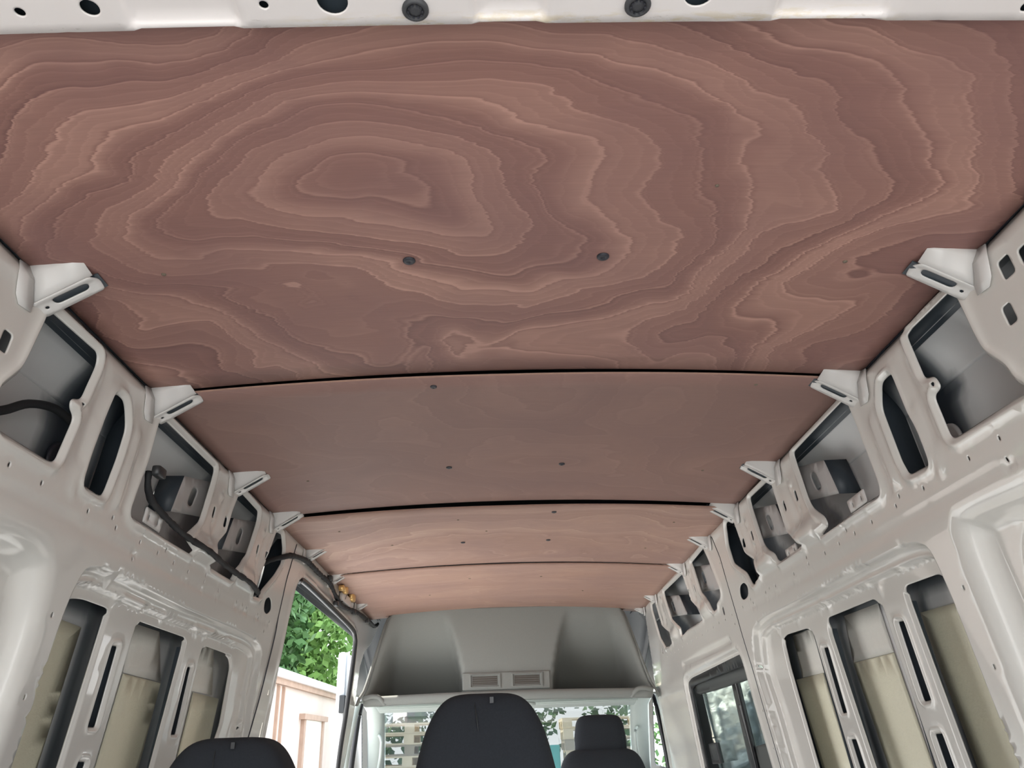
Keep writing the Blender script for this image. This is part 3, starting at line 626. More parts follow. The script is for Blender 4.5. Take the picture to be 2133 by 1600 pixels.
for side, wl in ((1, wallR), (-1, wallL)):
    proto = bow_bracket(side); wm = web_mesh(side)
    wp = link('bracket_web', wm, proto, MAT['steel']); solid(wp, .002)
    V = [(XC+side*x, yy, z+.006) for x, z in ((.800, 1.880), (.742, 1.915), (.7005, 1.937)) for yy in (.006, .024, .044)]
    ch = link('bow_channel', mesh('bow_channel', V, [(0, 1, 4, 3), (1, 2, 5, 4), (3, 4, 7, 6), (4, 5, 8, 7)], False), proto, MAT['ecoat']); solid(ch, .002)
    for i, y in enumerate(BOW[side]):
        if i == 0: o = proto
        else:
            o = proto.copy(); COL.objects.link(o); c = wp.copy(); COL.objects.link(c); c.parent = o; c = ch.copy(); COL.objects.link(c); c.parent = o
        o.parent = wl; dzz = 0 if y < 2.7 else -.012*(y-2.7)/1.0
        o.location = (0, y, max(dzz, -.02))
# ---------------------------------------------------------------- roof skin and plywood lining
prof = [(-.905, 1.86), (-.895, 1.93), (-.865, 1.985), (-.80, 2.03), (-.66, 2.055), (-.33, 2.07), (0, 2.075), (.33, 2.07), (.66, 2.055), (.80, 2.03), (.865, 1.985), (.895, 1.93), (.905, 1.86)]
ys = [-.5, 1, 2.5, 4, 4.9, 5.4, 5.75]; V = []
for y in ys:
    dzz = 0 if y < 4.95 else -(y-4.9)*.5
    V += [(XC+x, y, z+dzz) for x, z in prof]
n = len(prof); F = [(i*n+j, i*n+j+1, (i+1)*n+j+1, (i+1)*n+j) for i in range(len(ys)-1) for j in range(n-1)]
roof = link('ceiling', mesh('ceiling', V, F), None, MAT['ecoat'], kind='structure'); solid(roof, .003)
def plyz(x, y):
    zc = np.interp(y, [.55, 1.58, 2.59, 3.48, 4.65], [1.972, 1.975, 1.967, 1.944, 1.921])
    return zc-.029*(x/.72)**2
def panel(y0, y1, drop, mat, plugs, label):
    nx, ny = 40, 14; V = []; F = []
    for lay in (0, 1):
        for j in range(ny+1):
            y = y0+(y1-y0)*j/ny
            for i in range(nx+1):
                x = -.797+1.594*i/nx
                z = float(plyz(x, y))-drop*(1-j/ny)*(1-.35*abs(x)/.8)+(.0045 if lay else 0)
                V.append((XC+x, y, z))
    m = nx+1; N = m*(ny+1)
    for j in range(ny):
        for i in range(nx):
            a = j*m+i; F.append((a, a+m, a+m+1, a+1)); F.append((N+a, N+a+1, N+a+m+1, N+a+m))
    nf = len(F)
    for i in range(nx):
        F.append((i, i+1, N+i+1, N+i)); a = ny*m+i; F.append((a+1, a, N+a, N+a+1))
    for j in range(ny):
        a = j*m; F.append((a+m, a, N+a, N+a+m)); a = j*m+nx; F.append((a, a+m, N+a+m, N+a))
    me = mesh('plywood_panel', V, F); 
    o = link('plywood_panel', me, roof, mat, label=label); me.materials.append(MAT['plyedge'])
    for p in me.polygons[nf:]: p.material_index = 1; p.use_smooth = False
    for (x, y, r) in plugs:
        z = float(plyz(x, y))-drop*(1-(y-y0)/(y1-y0))*(1-.35*abs(x)/.8)
        M = Matrix.Translation((XC+x, y, z)) @ Matrix.Rotation(math.pi, 4, 'X')
        if r > .006: pr = [(r, -.001), (r, .002), (r*.85, .0035), (r*.3, .004), (r*.25, .003)]
        else: pr = [(r, -.001), (r, .0012), (r*.5, .0018)]
        link('plug' if r > .006 else 'screw', lathe('plug', pr, 18, M), o, MAT['plug'] if r > .006 else MAT['bark'])
    return o
panel(.585, 1.575, 0, PLY[0], [(-.178, 1.125, .011), (.162, 1.125, .011), (-.60, 1.125, .004), (.59, 1.13, .004), (.315, .935, .003)], 'largest plywood panel with bold swirling contour grain')
panel(1.582, 2.585, .010, PLY[1], [(-.177, 1.63, .008), (-.178, 2.21, .009), (.163, 2.205, .009), (-.61, 2.25, .004), (.60, 2.25, .004), (.58, 1.63, .004)], 'greyer plywood panel with faint figure')
panel(2.600, 3.475, .016, PLY[2], [(.167, 2.68, .009), (-.178, 3.08, .009), (.167, 3.08, .009), (-.08, 2.92, .004), (-.46, 3.06, .005), (-.62, 2.80, .004), (.62, 2.80, .004), (.58, 3.2, .004), (-.18, 2.75, .004)], 'pinkish plywood panel with wavy figure')
panel(3.482, 4.66, .008, PLY[3], [(-.178, 3.75, .006), (.167, 3.75, .006), (-.4, 4.1, .005), (.4, 4.1, .005)], 'front plywood panel with straight streaks')

# ---------------------------------------------------------------- rear roof header over the camera
def hmap(P, off): return np.stack([XC+P[:, 0], P[:, 1], 1.930-.010*(P[:, 0]/.8)**2*1.2+off], 1)
hp = [(-.425, -.300), (-.048, .036), (.285, .418)]
hrects = [round_poly([(a, .45), (b, .45), (b, .603), (a, .603)], .012, .01) for a, b in hp]
def hrel(P):
    x, y = P[:, 0], P[:, 1]; r = np.zeros(len(P))
    for h in hrects: r += .007*ss(-sdf(P, h)/.007)
    for sx in (-.497, .481): r += .004*np.exp(-((x-sx)/.0022)**2)
    r += .003*np.exp(-((x-.133)/.0015)**2)*ss((y-.598)/.002)
    r += .030*ss((y-.6145)/.006)
    return r
hh = [(-.531, .579, .0055), (-.456, .576, .010), (-.272, .577, .005), (-.198, .574, .0165), (.198, .570, .0165), (.568, .588, .007)]
circ = lambda x, y, r, n=24: np.array([(x+r*math.cos(2*math.pi*i/n), y+r*math.sin(2*math.pi*i/n)) for i in range(n)])
wavy = [(-.86, .625)]+[(x, .620+.0018*math.sin(x*21)+.001*math.sin(x*47)) for x in np.linspace(-.8, .8, 60)]+[(.86, .625), (.86, .12), (-.86, .12)]
hdr = sheet('trim_1', round_poly(wavy, .0005, .02), [circ(x, y, r) for x, y, r in hh], hmap, hrel, step=.012, rings=(.002,), extra_rings=[(h, (0, -.0035, -.007)) for h in hrects], mat=MAT['header'], flip=True, thick=.002)
hdr['kind'] = 'structure'
for x, y in ((-.110, .585), (.133, .583)):
    M = Matrix.Translation((XC+x, y, 1.930)) @ Matrix.Rotation(math.pi, 4, 'X')
    g = link('grommet', lathe('grommet', [(.0142, -.001), (.0146, .003), (.0125, .0055), (.0100, .0058), (.0092, .003), (.0075, .0028), (.0062, .0048), (.003, .0052)], 28, M), hdr, MAT['grommet'])
    V = []; F = []
    for i in range(10):
        a = 2*math.pi*i/10
        for rr, aa in ((.0068, a-.12), (.0068, a+.12), (.0088, a+.12), (.0088, a-.12)): V.append(M @ Vector((rr*math.cos(aa), rr*math.sin(aa), .0046)))
        F.append((4*i, 4*i+1, 4*i+2, 4*i+3))
    solid(link('grommet_teeth', mesh('grommet_teeth', V, F, False), g, MAT['plug']), .0015)
V = [(XC-.9, .12, 2.03), (XC+.9, .12, 2.03), (XC+.9, -.5, 2.03), (XC-.9, -.5, 2.03), (XC-.86, .12, 1.92), (XC+.86, .12, 1.92), (XC+.86, -.5, 1.92), (XC-.86, -.5, 1.92)]
link('header_back', mesh('header_back', V, [(4, 5, 6, 7), (0, 1, 5, 4), (3, 2, 6, 7)], False), hdr, MAT['paint'])
link('header_channel', box_mesh('header_channel', XC-.85, XC+.85, .14, .612, 1.944, 1.947), hdr, MAT['ecoat'])

# ---------------------------------------------------------------- floor
fl = link('floor', box_mesh('floor', XC-1.02, XC+1.02, -.5, 6.3, -.03, 0), None, MAT['floor'], kind='structure')

# ---------------------------------------------------------------- side window (right), blind, sliding bar, panes
win = empty('window_1', (XC+.9, 3.5, 1.1), kind='structure')
def wsheet(name, P, off, mat, holes=(), side=1, parent=win, thick=.004, r=.02, relief=None, step=.04):
    o = sheet(name, round_poly(P, r, .02), list(holes), lambda Q, of, s=side: np.stack([XC+s*(fx(Q[:, 1])+off+of), Q[:, 0], Q[:, 1]], 1), relief, step=step, mat=mat, flip=(side > 0), thick=thick)
    setp(o, parent); return o
inner = round_poly([(2.985, 1.44), (3.845, 1.425), (3.915, 1.41), (3.925, 1.39), (4.01, 1.05), (4.05, .76), (2.985, .76)], .03, .03)
wsheet('rubber_frame', [(2.95, 1.495), (3.87, 1.475), (3.985, 1.455), (4.08, 1.06), (4.13, .70), (2.95, .70)], .012, MAT['seal'], [inner], thick=.012)
wsheet('glass_pane', [(2.97, 1.46), (3.95, 1.44), (4.08, .74), (2.97, .74)], .070, MAT['glass'], thick=.003)
wsheet('blind_cassette', [(2.96, 1.472), (3.87, 1.452), (3.955, 1.43), (3.90, 1.392), (2.96, 1.404)], .032, MAT['blind'], relief=lambda P: .004*np.sin((P[:, 1]-1.40)*180), step=.01, thick=.02, r=.006)
wsheet('sliding_bar', [(3.28, 1.405), (3.345, 1.405), (3.415, 1.06), (3.43, .74), (3.355, .74), (3.335, 1.06)], .045, MAT['seal'], thick=.018, r=.004)
wsheet('latch', [(3.80, 1.18), (3.93, 1.175), (3.95, 1.09), (3.81, 1.095)], .028, MAT['plastic'], thick=.02, r=.006)
ms = wsheet('mesh_screen', [(2.985, 1.19), (3.36, 1.16), (3.38, .78), (2.985, .78)], .060, MAT['blind'], thick=.002, r=.003)
# added crumpled pale sheet outside that window, standing in for reflections in its glass
def crump(P): return .03*np.sin(P[:, 0]*23+3*np.sin(P[:, 1]*17))*np.sin(P[:, 1]*31)+.02*np.sin(P[:, 0]*57+P[:, 1]*40)
fo = sheet('reflection_sheet', round_poly([(2.9, 1.85), (5.9, 1.85), (5.8, 1.34), (5.9, 1.0), (5.9, .5), (3.3, .5), (2.9, .5)], .03, .03), [], lambda Q, of: np.stack([XC+1.42+of, Q[:, 0]+.12, Q[:, 1]-.02], 1), crump, step=.03, mat=MAT['reflection'], flip=True, thick=.002)
fo['label'] = 'added pale crumpled sheet standing in for reflections in the sliding window on the right'; fo['category'] = 'sheet'
# ---------------------------------------------------------------- side door opening (left): black seal
door = empty('door_1', (XC-.88, 3.7, 1.2), kind='structure')
pts = [(2.985, .2), (3.0, 1.0), (3.015, 1.243), (2.98, 1.483), (2.972, 1.642), (2.985, 1.765), (3.01, 1.792), (3.075, 1.808), (3.6, 1.795), (4.15, 1.775), (4.29, 1.750), (4.345, 1.68), (4.42, 1.40), (4.49, 1.117), (4.53, .6), (4.54, .2)]
s1 = link('door_seal', tube_mesh('door_seal', [W3(-1, y, z, .004) for y, z in pts[6:]], .012, 10), None, MAT['seal']); setp(s1, door)
s3 = link('door_seal', tube_mesh('door_seal', [W3(-1, y+(.02 if y > 4.2 else 0), z+(.022 if y < 4.2 else .012), .010) for y, z in pts[6:]], .008, 10), None, MAT['plastic']); setp(s3, door)
s2 = link('door_seal', tube_mesh('door_seal', [W3(-1, y, z, .012) for y, z in pts[:7]], .005, 8), None, MAT['seal']); setp(s2, door)
# door step edge returns of the opening (painted, from the inner sheet to the skin)
V = []; F = []
for i, (y, z) in enumerate([(2.972, .2), (2.99, 1.0), (3.003, 1.243), (2.968, 1.483), (2.962, 1.642), (2.972, 1.765), (3.0, 1.797)]):
    V += [W3(-1, y, z, .002), W3(-1, y, z, .098)]
F = [(2*i, 2*i+1, 2*i+3, 2*i+2) for i in range(len(V)//2-1)]
jr = link('jamb', mesh('jamb', V, F), None, MAT['paint']); setp(jr, door); solid(jr, .002)

# ---------------------------------------------------------------- wiring loom on the left wall
lo_ = empty('wiring_loom', (XC-.8, 1.64, 1.75), label='black taped wiring loom running along the upper left wall to the door opening', category='cable')
run = [(1.634, 1.775, .0), (1.64, 1.744, -.004), (1.665, 1.722, -.006), (1.705, 1.713, -.006), (1.782, 1.703, -.006), (1.898, 1.693, -.008), (2.014, 1.685, -.024), (2.162, 1.680, -.018), (2.289, 1.681, -.012), (2.40, 1.672, -.024), (2.52, 1.665, -.012)]
a = link('cable', tube_mesh('cable', [W3(-1, y, z, o_) for y, z, o_ in run], .0075, 10, .35), None, MAT['loom']); setp(a, lo_)
run = [(2.52, 1.665, -.012), (2.57, 1.69, .04), (2.62, 1.76, .05), (2.67, 1.80, .03), (2.73, 1.828, -.010), (2.82, 1.850, -.012), (3.009, 1.872, -.012), (3.256, 1.868, -.014), (3.444, 1.868, -.014), (3.591, 1.840, -.016), (3.768, 1.822, -.016), (4.133, 1.850, -.016), (4.51, 1.862, -.012), (4.80, 1.868, -.005), (4.93, 1.90, .0)]
a = link('cable', tube_mesh('cable', [W3(-1, y, z, o_) for y, z, o_ in run], .0095, 10, .4), None, MAT['loom']); setp(a, lo_)
a = link('cable', tube_mesh('cable', [W3(-1, 3.72, 1.83, -.012), W3(-1, 3.78, 1.86, -.02), W3(-1, 3.80, 1.90, -.012), W3(-1, 3.80, 1.915, -.004)], .004, 8, .1), None, MAT['loom']); setp(a, lo_)
for y, z in ((1.645, 1.775), (3.42, 1.885), (3.62, 1.81), (4.05, 1.835), (4.45, 1.85)):
    c = link('clip', superell('clip', tuple(W3(-1, y, z, -.018)), (.010, .022, .012), (.4, .4), None, 12, 8), None, MAT['plastic']); setp(c, lo_)
# bare cable in the first bay on the left
cb = link('bay_cable', tube_mesh('bay_cable', [W3(-1, 1.02, 1.70, .06), W3(-1, 1.16, 1.722, .06), W3(-1, 1.21, 1.742, .06), W3(-1, 1.265, 1.778, .06), W3(-1, 1.34, 1.80, .06), W3(-1, 1.40, 1.79, .05)], .008, 10), None, MAT['loom'], label='thick black cable drooping inside the nearest opening of the left wall', category='cable')
# golden fitting over the side door
gf = empty('roof_fitting', (XC-.77, 3.72, 1.90), label='small golden metal fitting on the rail above the side door opening', category='fitting')
for i, (y, z, ry, rz) in enumerate(((3.93, 1.895, .020, .026), (3.74, 1.895, .014, .022), (3.66, 1.887, .010, .014))):
    c = link('cup', superell('cup', tuple(W3(-1, y, z, -.022)), (.014, ry*2, rz), (.5, .6), None, 20, 12), None, MAT['gold']); setp(c, gf)
c = link('mount', superell('mount', tuple(W3(-1, 3.83, 1.862, -.012)), (.010, .11, .022), (.3, .3), None, 20, 12), None, MAT['steel']); setp(c, gf)

# ---------------------------------------------------------------- overhead shelf over the cab
oc = empty('overhead_shelf', (XC, 4.62, 1.44), label='moulded grey overhead shelf with two dark bays above the windscreen', category='shelf')
# front outline half-width by height
def hw(z): return np.interp(z, [1.42, 1.46, 1.50, 1.58, 1.65, 1.75, 1.85, 1.895, 1.915, 1.925], [.83, .815, .79, .765, .745, .715, .685, .665, .64, .60])
nz, nx = 46, 90; V = []; F = []
for j in range(nz+1):
    z = 1.462+(1.925-1.462)*j/nz; tz = (z-1.462)/(1.925-1.462)
    cw = .245+.10*tz**1.6                                   # half width of the raised middle
    for i in range(nx+1):
        u = -1+2*i/nx; x = u*float(hw(z)); ax = abs(x)
        inb = ss(np.array([(ax-cw)/.035]))[0]*ss(np.array([(float(hw(z))-.012-ax)/.09]))[0]
        dep = .42*(1-tz)**1.7*ss(np.array([(z-1.462)/.02]))[0]
        y = 4.60+.05*(1-tz)*0-.03*tz+.012*(x/.8)**2+inb*dep
        V.append((XC+x, y, z))
F = [(j*(nx+1)+i, j*(nx+1)+i+1, (j+1)*(nx+1)+i+1, (j+1)*(nx+1)+i) for j in range(nz) for i in range(nx)]
bm_ = link('moulding', mesh('moulding', V, F), None, MAT['liner']); setp(bm_, oc); solid(bm_, .006)
# side returns of the moulding running forward
for s in (-1, 1):
    V = []
    for z in np.linspace(1.42, 1.92, 14):
        h_ = float(hw(z)); V += [(XC+s*(h_), 4.60, z), (XC+s*(h_+.015), 4.60, z), (XC+s*(h_+.016), 4.66, z)]
    F = [(3*i+k, 3*i+k+1, 3*i+k+4, 3*i+k+3) for i in range(13) for k in (0, 1)]
    e = link('side_lip', mesh('side_lip', V, F), None, MAT['liner']); setp(e, oc); solid(e, .004)
# vent housing
vh = link('vent_housing', box_mesh('vent_housing', XC-.255, XC+.235, 4.585, 4.64, 1.480, 1.572), None, MAT['liner']); bevel(vh, .006, 3); setp(vh, oc)
for cx in (-.130, .105):
    fr = []
    o_, i_ = (.088, .036), (.070, .024)
    V = []
    for (hx, hz), y in (((o_[0], o_[1]), 4.585), ((o_[0], o_[1]), 4.578), ((i_[0]+.008, i_[1]+.007), 4.577), ((i_[0], i_[1]), 4.600)):
        V += [(XC+cx+a*hx, y, 1.527+b*hz) for a, b in ((-1, -1), (1, -1), (1, 1), (-1, 1))]
    F = [(4*k+i, 4*k+(i+1) % 4, 4*k+4+(i+1) % 4, 4*k+4+i) for k in range(3) for i in range(4)]
    f_ = link('air_vent', mesh('air_vent', V, F, False), None, MAT['liner']); setp(f_, oc)
    g_ = link('vent_gauze', box_mesh('vent_gauze', XC+cx-.069, XC+cx+.069, 4.583, 4.584, 1.504, 1.550), None, MAT['ventdark']); g_.parent = f_
    for kk in range(4):
        sl = link('slat', box_mesh('slat', XC+cx-.069, XC+cx+.069, 4.5795, 4.583, 1.509+.011*kk, 1.5105+.011*kk), None, MAT['bay']); sl.parent = f_
# beam under the shelf
V = []; F = []
sec = [(-.02, .012), (-.03, .0), (-.025, -.022), (0, -.034), (.06, -.036), (.06, .014)]
xs = np.linspace(-.80, .80, 41)
for x in xs:
    sag = -.012*(x/.8)**2
    V += [(XC+x, 4.60+a, 1.462+b+sag) for a, b in sec]
F = [(i*6+k, i*6+(k+1) % 6, (i+1)*6+(k+1) % 6, (i+1)*6+k) for i in range(40) for k in range(6)]
F += [tuple(range(6))[::-1], tuple(40*6+k for k in range(6))]
bmm = link('beam', mesh('beam', V, F), None, MAT['liner']); setp(bmm, oc)
for s in (-1, 1):      # hooped ends
    t_ = link('hoop', tube_mesh('hoop', [(XC+s*.80, 4.58, 1.452), (XC+s*.76, 4.56, 1.462), (XC+s*.72, 4.56, 1.460), (XC+s*.70, 4.57, 1.445), (XC+s*.685, 4.60, 1.425)], .012, 10), None, MAT['liner']); setp(t_, oc)
# cab headlining going forward from the beam
V = [(XC-.83, 4.62, 1.435), (XC+.83, 4.62, 1.435), (XC+.83, 5.32, 1.455), (XC-.83, 5.32, 1.455)]
hl = link('headlining', mesh('headlining', V, [(0, 1, 2, 3)], False), None, MAT['mint']); setp(hl, oc); solid(hl, .01, 1)
# lamp in the middle under the beam
hs_ = link('header_strip', box_mesh('header_strip', XC-.84, XC+.84, 5.34, 5.38, 1.432, 1.475), None, MAT['mint']); setp(hs_, oc)
lm = link('cab_lamp', superell('cab_lamp', (XC+.055, 4.70, 1.405), (.10, .07, .012), (.5, .6), None, 24, 10), None, MAT['mint'], label='small pale roof lamp housing above the middle seat', category='lamp')
# sun visors
for s, x0, x1, lab in ((-1, -.80, -.06, 'pale grey sun visor on the left, above the middle seat'), (1, .15, .79, 'pale grey sun visor on the right, above the far headrest')):
    v = link('sun_visor', box_mesh('sun_visor', XC+x0, XC+x1, 5.10, 5.20, 1.405, 1.422), None, MAT['mint'], label=lab, category='sun visor')
    for q in v.data.vertices:
        q.co.z += -.004*((q.co.y-5.10)/.1) if q.co.y > 5.15 else .012
    bevel(v, .006, 3)
    rod = link('rod', tube_mesh('rod', [(XC+x0+.03*0, 5.06, 1.428), (XC+(x0+x1)/2, 5.06, 1.430), (XC+x1, 5.06, 1.428)], .004, 8), v, MAT['mint'])

# ---------------------------------------------------------------- windscreen and cab pillars
ws = empty('window_2', (XC, 5.6, 1.2), kind='structure')
for s in (-1, 1):
    pts = [(.845, 5.30, 1.47), (.825, 5.38, 1.42), (.835, 5.50, 1.30), (.86, 5.72, 1.10), (.90, 6.0, .85)]
    V = []; F = []
    for x, y, z in pts:
        V += [(XC+s*(x-.030), y, z), (XC+s*(x+.0), y-.035, z-.01), (XC+s*(x+.07), y-.03, z-.01), (XC+s*(x+.085), y+.01, z)]
    F = [(i*4+k, i*4+k+1, i*4+k+5, i*4+k+4) for i in range(4) for k in range(3)]
    p = link('windscreen_pillar', mesh('windscreen_pillar', V, F), None, MAT['mint']); setp(p, ws); solid(p, .006)
    hnd = link('grab_handle', tube_mesh('grab_handle', [(XC+s*.835, 5.46, 1.28), (XC+s*.815, 5.42, 1.25), (XC+s*.825, 5.48, 1.16), (XC+s*.855, 5.60, 1.08)], .010, 8), None, MAT['mint']); setp(hnd, ws)
    # front door frame with its black rubber seal behind the pillar
    sl = link('door_rubber', tube_mesh('door_rubber', [(XC+s*.90, 5.15, 1.46), (XC+s*.895, 5.02, 1.40), (XC+s*.905, 4.98, 1.25), (XC+s*.92, 4.96, 1.05), (XC+s*.93, 4.95, .8)], .016, 10), None, MAT['seal']); setp(sl, ws)
    V = [];
    for z in np.linspace(.3, 1.44, 10):
        x = float(np.interp(z, [.3, 1.2, 1.44], [.94, .885, .838])); V += [(XC+s*x, 4.72, z), (XC+s*(x+.035), 4.70, z), (XC+s*(x+.04), 4.86, z)]
    F = [(3*i+k, 3*i+k+1, 3*i+k+4, 3*i+k+3) for i in range(9) for k in (0, 1)]
    q = link('belt_pillar', mesh('belt_pillar', V, F), None, MAT['mint']); setp(q, ws); solid(q, .004)
V = [(XC-.84, 5.36, 1.46), (XC+.84, 5.36, 1.46), (XC+.93, 6.1, .80), (XC-.93, 6.1, .80)]
g = link('windscreen_glass', mesh('windscreen_glass', V, [(0, 1, 2, 3)], False), None, MAT['glass']); setp(g, ws)
hb = link('dashboard', box_mesh('dashboard', XC-.90, XC+.90, 5.55, 6.25, .0, .90), None, MAT['plastic'], label='black dashboard under the windscreen', category='dashboard'); bevel(hb, .05, 4)

# ---------------------------------------------------------------- seats
def seat(loc, backr, backh, backw, lab, headrest=None, taper=None, zt=1.3):
    s = empty('seat', loc, label=lab, category='seat')
    X, Y, Z = loc
    def P(name, me, mat): o = link(name, me, None, mat); setp(o, s); return o
    P('cushion', superell('cushion', (X, Y+.20, .42), (.235, .25, .09), (.4, .35)), MAT['fabric'])
    if headrest:
        P('backrest', superell('backrest', (X, Y, (.42+zt)/2), (.235, .075, (zt-.40)/2), (.35, .4), lambda t: 1-.16*max(0, t)), MAT['fabric'])
        hx, hz0, hz1 = headrest
        P('headrest', superell('headrest', (X+.0, Y+.01, (hz0+hz1)/2), (hx, .055, (hz1-hz0)/2), (.38, .5), lambda t: 1.0-.12*max(0, t)), MAT['fabric'])
        for q in (-.06, .06): P('headrest_post', lathe('post', [(.007, 0), (.007, .12)], 10, Matrix.Translation((X+q, Y, zt-.06))), MAT['steel'])
    else:
        b = P('backrest', superell('backrest', (X, Y, (.36+zt)/2), (.236, .085, (zt-.36)/2), (.42, .42), taper, 48, 48), MAT['fabric'])
        c = tube_mesh('seam', [(X-.02, Y-.060, zt-.022), (X-.016, Y-.078, zt-.045), (X-.012, Y-.083, zt-.075)], .0010, 6)
        q = link('seam', c, b, MAT['plastic']); q.matrix_parent_inverse = Matrix()
        lb = box_mesh('care_tag', X+.012, X+.020, Y-.068, Y-.062, zt-.022, zt-.010)
        q = link('care_tag', lb, b, MAT['plastic']); q.matrix_parent_inverse = Matrix()
    P('base', superell('base', (X, Y+.20, .30), (.20, .20, .05), (.3, .3)), MAT['plastic'])
    for sx in (-.17, .17):
        for sy in (.05, .35): P('leg', lathe('leg', [(.02, 0), (.016, .03), (.016, .28)], 10, Matrix.Translation((X+sx, Y+sy, 0))), MAT['plastic'])
    return s
def tap(t): return float(np.interp(t, [-1, -.2, .35, .60, .74, .84, .91, .955, .985, 1], [1.0, .98, .80, .66, .625, .60, .575, .56, .55, .54]))
seat((XC-.072, 1.80, 0), 0, 0, 0, 'tall dark charcoal seat back in the middle, in front of the windscreen', None, tap, 1.302)
seat((XC-.600, 1.80, 0), 0, 0, 0, 'dark charcoal seat back at the left, its rounded top low beside the side door', None, tap, 1.232)
seat((XC+.427, 4.02, 0), 0, 0, 0, 'far dark cab seat with a separate headrest right of the middle', (.122, 1.12, 1.318), None, 1.162)

# ================================================================ OUTSIDE
gr = link('ground', box_mesh('ground', -60, 60, -25, 90, -.62, -.60), None, MAT['ground'], kind='structure')
# low outbuilding seen through the side door
bd = empty('outbuilding', (-6.2, 18, -.6), label='low pale outbuilding with a plain eave seen through the side door', category='building')
def part(name, x0, x1, y0, y1, z0, z1, mat, parent, bv=0):
    o = link(name, box_mesh(name, x0, x1, y0, y1, z0, z1), None, mat); setp(o, parent)
    if bv: bevel(o, bv)
    return o
part('wall', -7.5, -5.15, 12, 34, -.6, 2.75, MAT['render'], bd)
part('eave', -7.7, -4.95, 11.8, 34.2, 2.75, 2.93, MAT['white'], bd, .02)
part('fascia', -5.15, -5.05, 12, 34, 2.62, 2.75, MAT['rustbrown'], bd)
for y in (18.9, 19.35): part('downpipe', -5.15, -5.08, y, y+.07, -.6, 2.6, MAT['rustbrown'], bd)
part('door_frame', -5.15, -5.05, 21.4, 21.6, -.6, 1.95, MAT['rustbrown'], bd); part('door_frame', -5.15, -5.05, 23.6, 23.8, -.6, 1.95, MAT['rustbrown'], bd)
part('lintel', -5.15, -5.0, 21.2, 24.0, 1.95, 2.08, MAT['rustbrown'], bd)
part('shutter', -5.14, -5.09, 21.6, 23.6, -.6, 1.95, MAT['cream'], bd)
# open cab door beyond the side door opening
cdv = empty('cab_door', (XC-1.08, 5.9, .3), label='white open cab door with a black latch beyond the side door opening', category='door')
part('door_panel', XC-1.13, XC-1.07, 5.45, 6.4, .3, 1.80, MAT['white'], cdv, .02)
part('latch', XC-1.10, XC-1.06, 5.42, 5.47, 1.42, 1.53, MAT['plastic'], cdv, .006)
# trees
def tree(x, y, h, r, mats, lab, seed, z0=-.6, grp='trees beyond the outbuilding', n=2600, leaf=.16):
    rnd = np.random.RandomState(seed); t = empty('tree', (x, y, z0), label=lab, category='tree', group=grp)
    tr = link('trunk', tube_mesh('trunk', [(x, y, z0), (x+.1, y, z0+h*.4), (x-.05, y+.1, z0+h*.8)], .16, 8), None, MAT['bark']); setp(tr, t)
    V = np.zeros((n*4, 3)); c = rnd.normal(size=(n, 3)); c /= np.linalg.norm(c, axis=1)[:, None]
    lump = 1+.22*np.sin(c[:, 0]*7+seed)*np.sin(c[:, 2]*9)+.12*rnd.rand(n)
    rad = (rnd.rand(n)**.35)*lump; C = c*rad[:, None]*np.array([r, r, h*.42])+np.array([x, y, z0+h*.60])
    a = rnd.normal(size=(n, 3)); a /= np.linalg.norm(a, axis=1)[:, None]; b = np.cross(a, rnd.normal(size=(n, 3))); b /= np.linalg.norm(b, axis=1)[:, None]
    s_ = leaf*(.6+.8*rnd.rand(n))[:, None]
    V[0::4] = C-a*s_; V[1::4] = C-b*s_*.6; V[2::4] = C+a*s_; V[3::4] = C+b*s_*.6
    F = np.arange(n*4).reshape(-1, 4)
    f = link('foliage', mesh('foliage', V, F.tolist(), False), None, mats, kind='stuff'); setp(f, t)
k = 0
for x, y, h, r, lb in ((-11.5, 22, 9.5, 2.8, 'tall leafy green tree behind the near end of the outbuilding'), (-12.3, 28.6, 11, 2.7, 'broad leafy tree behind the middle of the outbuilding roof'), (-12.0, 36.2, 12, 3.0, 'darker leafy tree behind the far half of the outbuilding'),
                      (-12.0, 44, 13, 3.8, 'distant leafy tree past the far end of the outbuilding'), (-19.5, 34, 15, 3.4, 'tall green tree set back furthest behind the outbuilding'), (-19, 25, 13, 3.2, 'tall leafy tree set back behind the near end of the outbuilding')):
    k += 1; tree(x, y, h, r, MAT['leaf'] if k != 3 else MAT['leaf2'], lb, k, n=9000, leaf=.24)
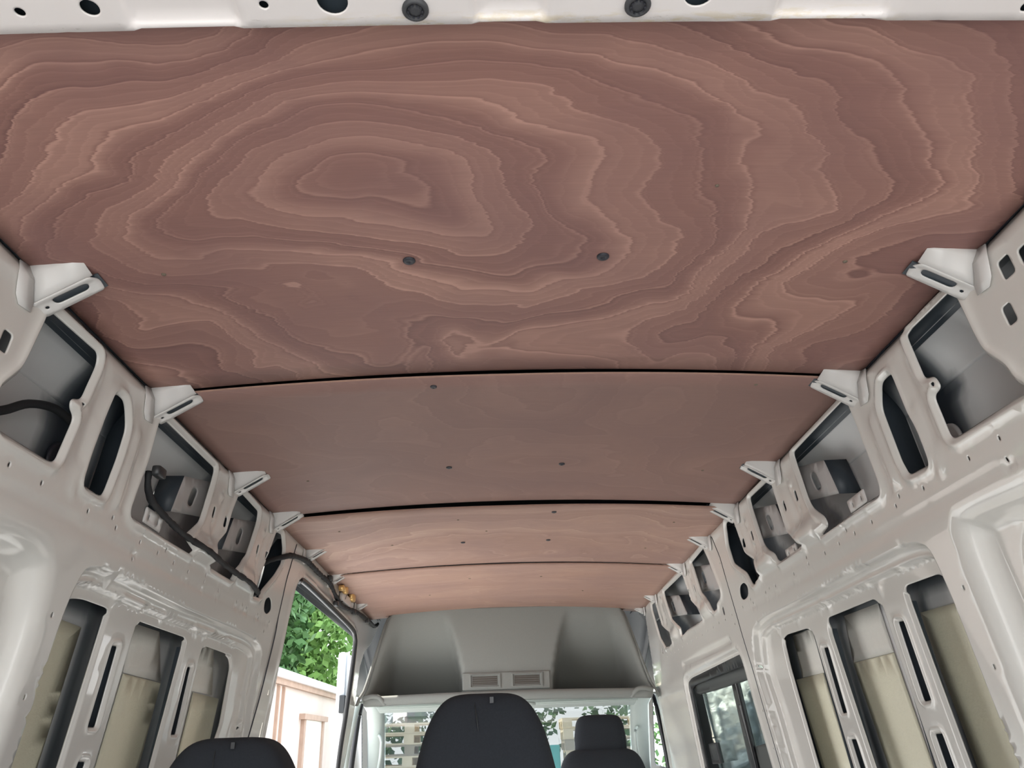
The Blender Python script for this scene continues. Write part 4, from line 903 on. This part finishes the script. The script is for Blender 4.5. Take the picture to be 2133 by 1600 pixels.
for x, y, h, r, lb in ((-2.7, 24, 4.2, 1.4, 'thin scrubby tree behind the left stack of pallets'), (.2, 25, 4.4, 1.6, 'thin scrubby tree behind the middle stack of pallets'), (4.0, 24.5, 4.4, 1.6, 'thin scrubby tree behind the right stack of pallets')):
    k += 1; tree(x, y, h, r, MAT['leaf2'], lb, k, grp='trees behind the pallets', n=900, leaf=.12)
# pallet stacks beyond the windscreen
def pallet_mesh(vw):
    V, F = [], []
    def bx(x0, x1, y0, y1, z0, z1):
        b = len(V); V.extend([(x, y, z) for x in (x0, x1) for y in (y0, y1) for z in (z0, z1)])
        F.extend([tuple(b+i for i in f) for f in ((0, 1, 3, 2), (4, 6, 7, 5), (0, 4, 5, 1), (2, 3, 7, 6), (0, 2, 6, 4), (1, 5, 7, 3))])
    for i in range(5): bx(-.6, .6, -.4+.175*i, -.4+.175*i+.1, .118, .140)
    for i in range(3):
        for j in range(3): bx(-.6+.53*i, -.6+.53*i+.14, -.4+.35*j, -.4+.35*j+.1, .022, .096)
    for i in range(3): bx(-.6+.53*i, -.6+.53*i+.14, -.4, .4, .096, .118)
    for j in range(3): bx(-.6, .6, -.4+.35*j, -.4+.35*j+.1, 0, .022)
    return mesh('pallet', V, F, False)
ORD = 'first second third fourth fifth sixth seventh eighth ninth tenth eleventh twelfth thirteenth fourteenth fifteenth'.split()
pm = [pallet_mesh(0), pallet_mesh(1)]; pm[0].materials.append(MAT['palewood']); pm[1].materials.append(MAT['oldwood'])
for sx, top, dy, wh in ((-1.34, 15, 0, 'left'), (-.03, 14, .1, 'middle'), (1.47, 15, .05, 'right')):
    for i in range(top):
        o = link('pallet', pm[1 if (i*7+int(sx*3)) % 4 == 0 else 0], None, None, label='pale wooden pallet, %s from the top of the %s stack beyond the windscreen' % (ORD[top-1-i], wh), category='pallet', group='pallets in the %s stack beyond the windscreen' % wh)
        o.location = (sx+random.uniform(-.03, .03), 12.4+dy+random.uniform(-.03, .03), -.6+i*.142); o.rotation_euler.z = random.uniform(-.03, .03)
cr = link('crate', box_mesh('crate', .66, .80, 12.1, 12.4, -.6, 1.18), None, MAT['teal'], label='teal plastic crate stack standing between the pallet stacks', category='crate'); bevel(cr, .02)
